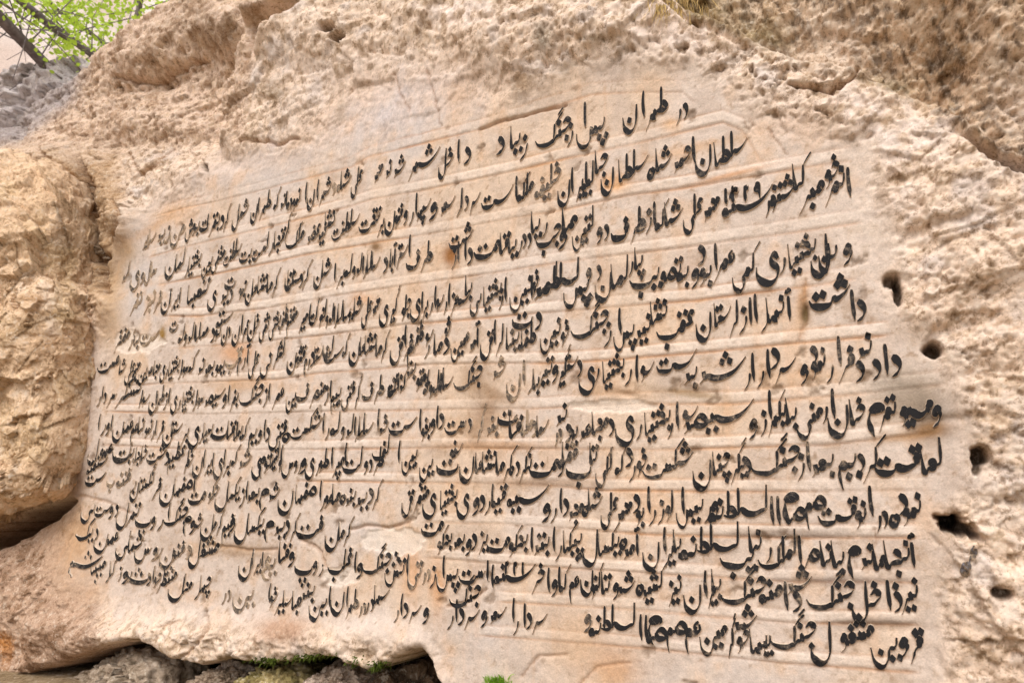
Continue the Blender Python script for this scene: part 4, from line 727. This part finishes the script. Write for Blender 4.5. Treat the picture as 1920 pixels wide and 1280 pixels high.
o = mesh_obj('hillside', np.stack([np.sin(AZ) * RD, np.cos(AZ) * RD, HZ], -1).reshape(-1, 3), np.stack([hi[:-1, :-1], hi[:-1, 1:], hi[1:, 1:], hi[1:, :-1]], -1).reshape(-1, 4), [MAT_BOULDER], col=hc.reshape(-1, 3)); tag(o, kind='structure')
# ------------------------------------------------------------------ the tree beyond the shoulder of the rock
def tube(V, F, pts, radii, k=9):
    pts = [np.array(p) for p in pts]; b = len(V); n = len(pts)
    for i, p in enumerate(pts):
        t = pts[min(i+1, n-1)] - pts[max(i-1, 0)]; t = t / np.linalg.norm(t); a = np.cross(t, [0.3, .2, 1]); a /= np.linalg.norm(a); c = np.cross(t, a)
        for j in range(k):
            q = 2 * math.pi * j / k; V.append(p + (a * math.cos(q) + c * math.sin(q)) * radii[i] * (1 + .08 * rnd.gauss(0, 1)))
    for i in range(n - 1):
        for j in range(k): F.append((b + i*k + j, b + i*k + (j+1) % k, b + (i+1)*k + (j+1) % k, b + (i+1)*k + j))
    F.append(tuple(b + (n-1)*k + j for j in range(k)))
BARK = plain('grey_bark', tuple(lin(124, 114, 114)), .9, .35, 30)
LEAF = plain('spring_leaf', tuple(lin(186, 214, 78)), .6, .22, 3, .25, .5)
TD = 6.6
def limb(px0, py0, px1, py1, n, d0, d1, wob):
    out = []
    for i in range(n):
        t = i / (n - 1); p = at(px0 + (px1 - px0) * t, py0 + (py1 - py0) * t, d0 + (d1 - d0) * t); out.append(p + np.array([rnd.gauss(0, wob) for _ in range(3)]))
    return out
base = at(230, 300, 7.2); base[2] = 0
V, F = [], []; tips = []
root = [base, base + np.array([-.05, .0, .7]), base + np.array([.0, -.05, 1.5]), at(225, 260, 7.0)]
tube(V, F, root, [.14, .12, .11, .10])
st1 = [at(225, 260, 7.0), at(160, 195, 6.9), at(95, 134, 6.8), at(50, 85, 6.7), at(8, 42, 6.6), at(-70, -40, 6.5), at(-150, -150, 6.4), at(-190, -260, 6.4)]
tube(V, F, st1, [.085, .055, .045, .042, .040, .035, .025, .012])
st2 = [at(225, 260, 7.0), at(215, 160, 7.1), at(172, 102, 7.0), at(140, 78, 6.95), at(108, 58, 6.9), at(62, 22, 6.8), at(28, -6, 6.8), at(-40, -90, 6.7), at(-70, -200, 6.6)]
tube(V, F, st2, [.07, .045, .03, .03, .032, .03, .028, .02, .01])
st3 = [at(225, 260, 7.0), at(235, 120, 7.4), at(195, 82, 7.5), at(160, 55, 7.5), at(120, 30, 7.5), at(60, -30, 7.4)]
tube(V, F, st3, [.06, .03, .018, .016, .014, .008])
st4 = [at(235, 120, 7.4), at(260, 20, 7.6), at(270, -80, 7.7), at(250, -200, 7.8)]
tube(V, F, st4, [.03, .025, .02, .01])
spine = st1[3:] + st2[2:] + st3[1:] + st4[1:]
for _ in range(70):
    i = rnd.randrange(len(spine)); p = spine[i]; q = p + np.array([rnd.gauss(0, .42), rnd.gauss(0, .35), rnd.gauss(.05, .38)])
    m = (p + q) / 2 + np.array([rnd.gauss(0, .05) for _ in range(3)]); tube(V, F, [p, m, q], [.006, .004, .002], 5); tips += [m, q]
tree = empty('tree', base); tag(tree, 'leaning tree with grey stems and bright yellow green spring leaves beyond the rock', 'tree')
tk = mesh_obj('trunk', np.array(V) - base, F, [BARK], tree)
V, F = [], []
def leaf(p, s):
    a = np.array([rnd.gauss(0, 1) for _ in range(3)]); a /= np.linalg.norm(a); c = np.cross(a, [rnd.gauss(0, 1), rnd.gauss(0, 1), rnd.gauss(0, 1)]); c /= np.linalg.norm(c); n = np.cross(a, c)
    b = len(V); w_ = s * .36
    for t, k in ((0, 0), (.3, .8), (.6, 1), (.85, .55), (1.05, 0)):
        mid = p + a * s * t - n * s * .18 * t * t
        V.append(mid + c * w_ * k); V.append(mid - c * w_ * k + n * .0005)
    for i in range(4): F.append((b + 2*i, b + 2*i + 1, b + 2*i + 3, b + 2*i + 2))
for t in tips:
    q = np.asarray(t) - EYE; qx = 960 + F0 * (q @ RIGHT) / (q @ FWD); qy = 640 - F0 * (q @ UP) / (q @ FWD)
    if qx < 105 and qy > 30: continue
    for _ in range(rnd.randint(12, 24)): leaf(t + np.array([rnd.gauss(0, .085) for _ in range(3)]), rnd.uniform(.026, .050))
for _ in range(1300):
    px, py = rnd.uniform(40, 340), rnd.uniform(-60, 120)
    if py > 105 - .42 * max(0, px - 160) or (px < 100 and py > 60): continue
    leaf(at(px, py, rnd.uniform(6.8, 8.4)), rnd.uniform(.028, .05))
fo = mesh_obj('foliage', np.array(V) - base, F, [LEAF], tree)
# ------------------------------------------------------------------ moss, grass tufts, dry roots
MOSS = plain('moss', tuple(lin(84, 96, 38)), .9, .5, 60, .1, .2)
GRASS = plain('fresh_grass', tuple(lin(134, 176, 56)), .6, .35, 40, .2, .35)
STRAW = plain('dry_straw', tuple(lin(186, 158, 104)), .8, .35, 40)
def on_face(px, py):
    u, z = wall(np.array([px]), np.array([py])); h = height(u, z); u, z = wall(np.array([px]), np.array([py]), h); h = height(u, z)
    return world(u, z, h)[0]
V, F = [], []
def blade(p, d, L, w_, droop, seg=4):
    d = d / np.linalg.norm(d); c = np.cross(d, [rnd.gauss(0, 1), rnd.gauss(0, 1), rnd.gauss(0, 1)]); c /= np.linalg.norm(c); b = len(V)
    for i in range(seg + 1):
        t = i / seg; m = p + d * L * t + np.array([0, 0, -1]) * droop * L * t * t; k = w_ * (1 - t) ** .7
        V.append(m + c * k); V.append(m - c * k)
    for i in range(seg): F.append((b + 2*i, b + 2*i + 1, b + 2*i + 3, b + 2*i + 2))
for (x, y, rx, ry, n) in [(600,1234,36,7,700),(545,1243,30,6,450),(720,1250,20,7,420),(505,1240,14,5,160),(480,1238,20,4,120),(660,1244,16,6,180)]:
    for _ in range(n):
        p = on_face(x + rnd.gauss(0, rx * .6), y + rnd.gauss(0, ry * .7))
        blade(p, NV + np.array([rnd.gauss(0, .6), rnd.gauss(0, .6), rnd.gauss(.3, .5)]), rnd.uniform(.008, .022), rnd.uniform(.002, .004), .5, 2)
o = mesh_obj('moss', V, F, [MOSS]); tag(o, 'green moss along the lower broken edge of the carved face', 'moss', kind='stuff')
def tuft(name, px, py, spread, n, L, mat, down, lab, cat):
    global V, F
    V, F = [], []; p0 = on_face(px, py)
    for _ in range(n):
        p = on_face(px + rnd.gauss(0, spread), py + rnd.gauss(0, spread * .35))
        d = (np.array([0, 0, -1.]) + .35 * NV + np.array([rnd.gauss(0, .25) for _ in range(3)])) if down else (np.array([0, 0, 1.]) + .6 * NV + np.array([rnd.gauss(0, .45) for _ in range(3)]))
        blade(p, d, rnd.uniform(.5, 1.1) * L, rnd.uniform(.0012, .0026), .15 if down else .5)
    o = mesh_obj(name, np.array(V) - p0, F, [mat]); o.location = p0; tag(o, lab, cat)
tuft('grass_tuft', 934, 1282, 10, 190, .06, GRASS, False, 'small fresh green grass tuft at the bottom edge of the carved face', 'grass tuft')
tuft('dry_grass', 1275, 4, 26, 260, .085, STRAW, True, 'straw coloured dry roots hanging in the hollow above the pale ridge', 'dry grass')
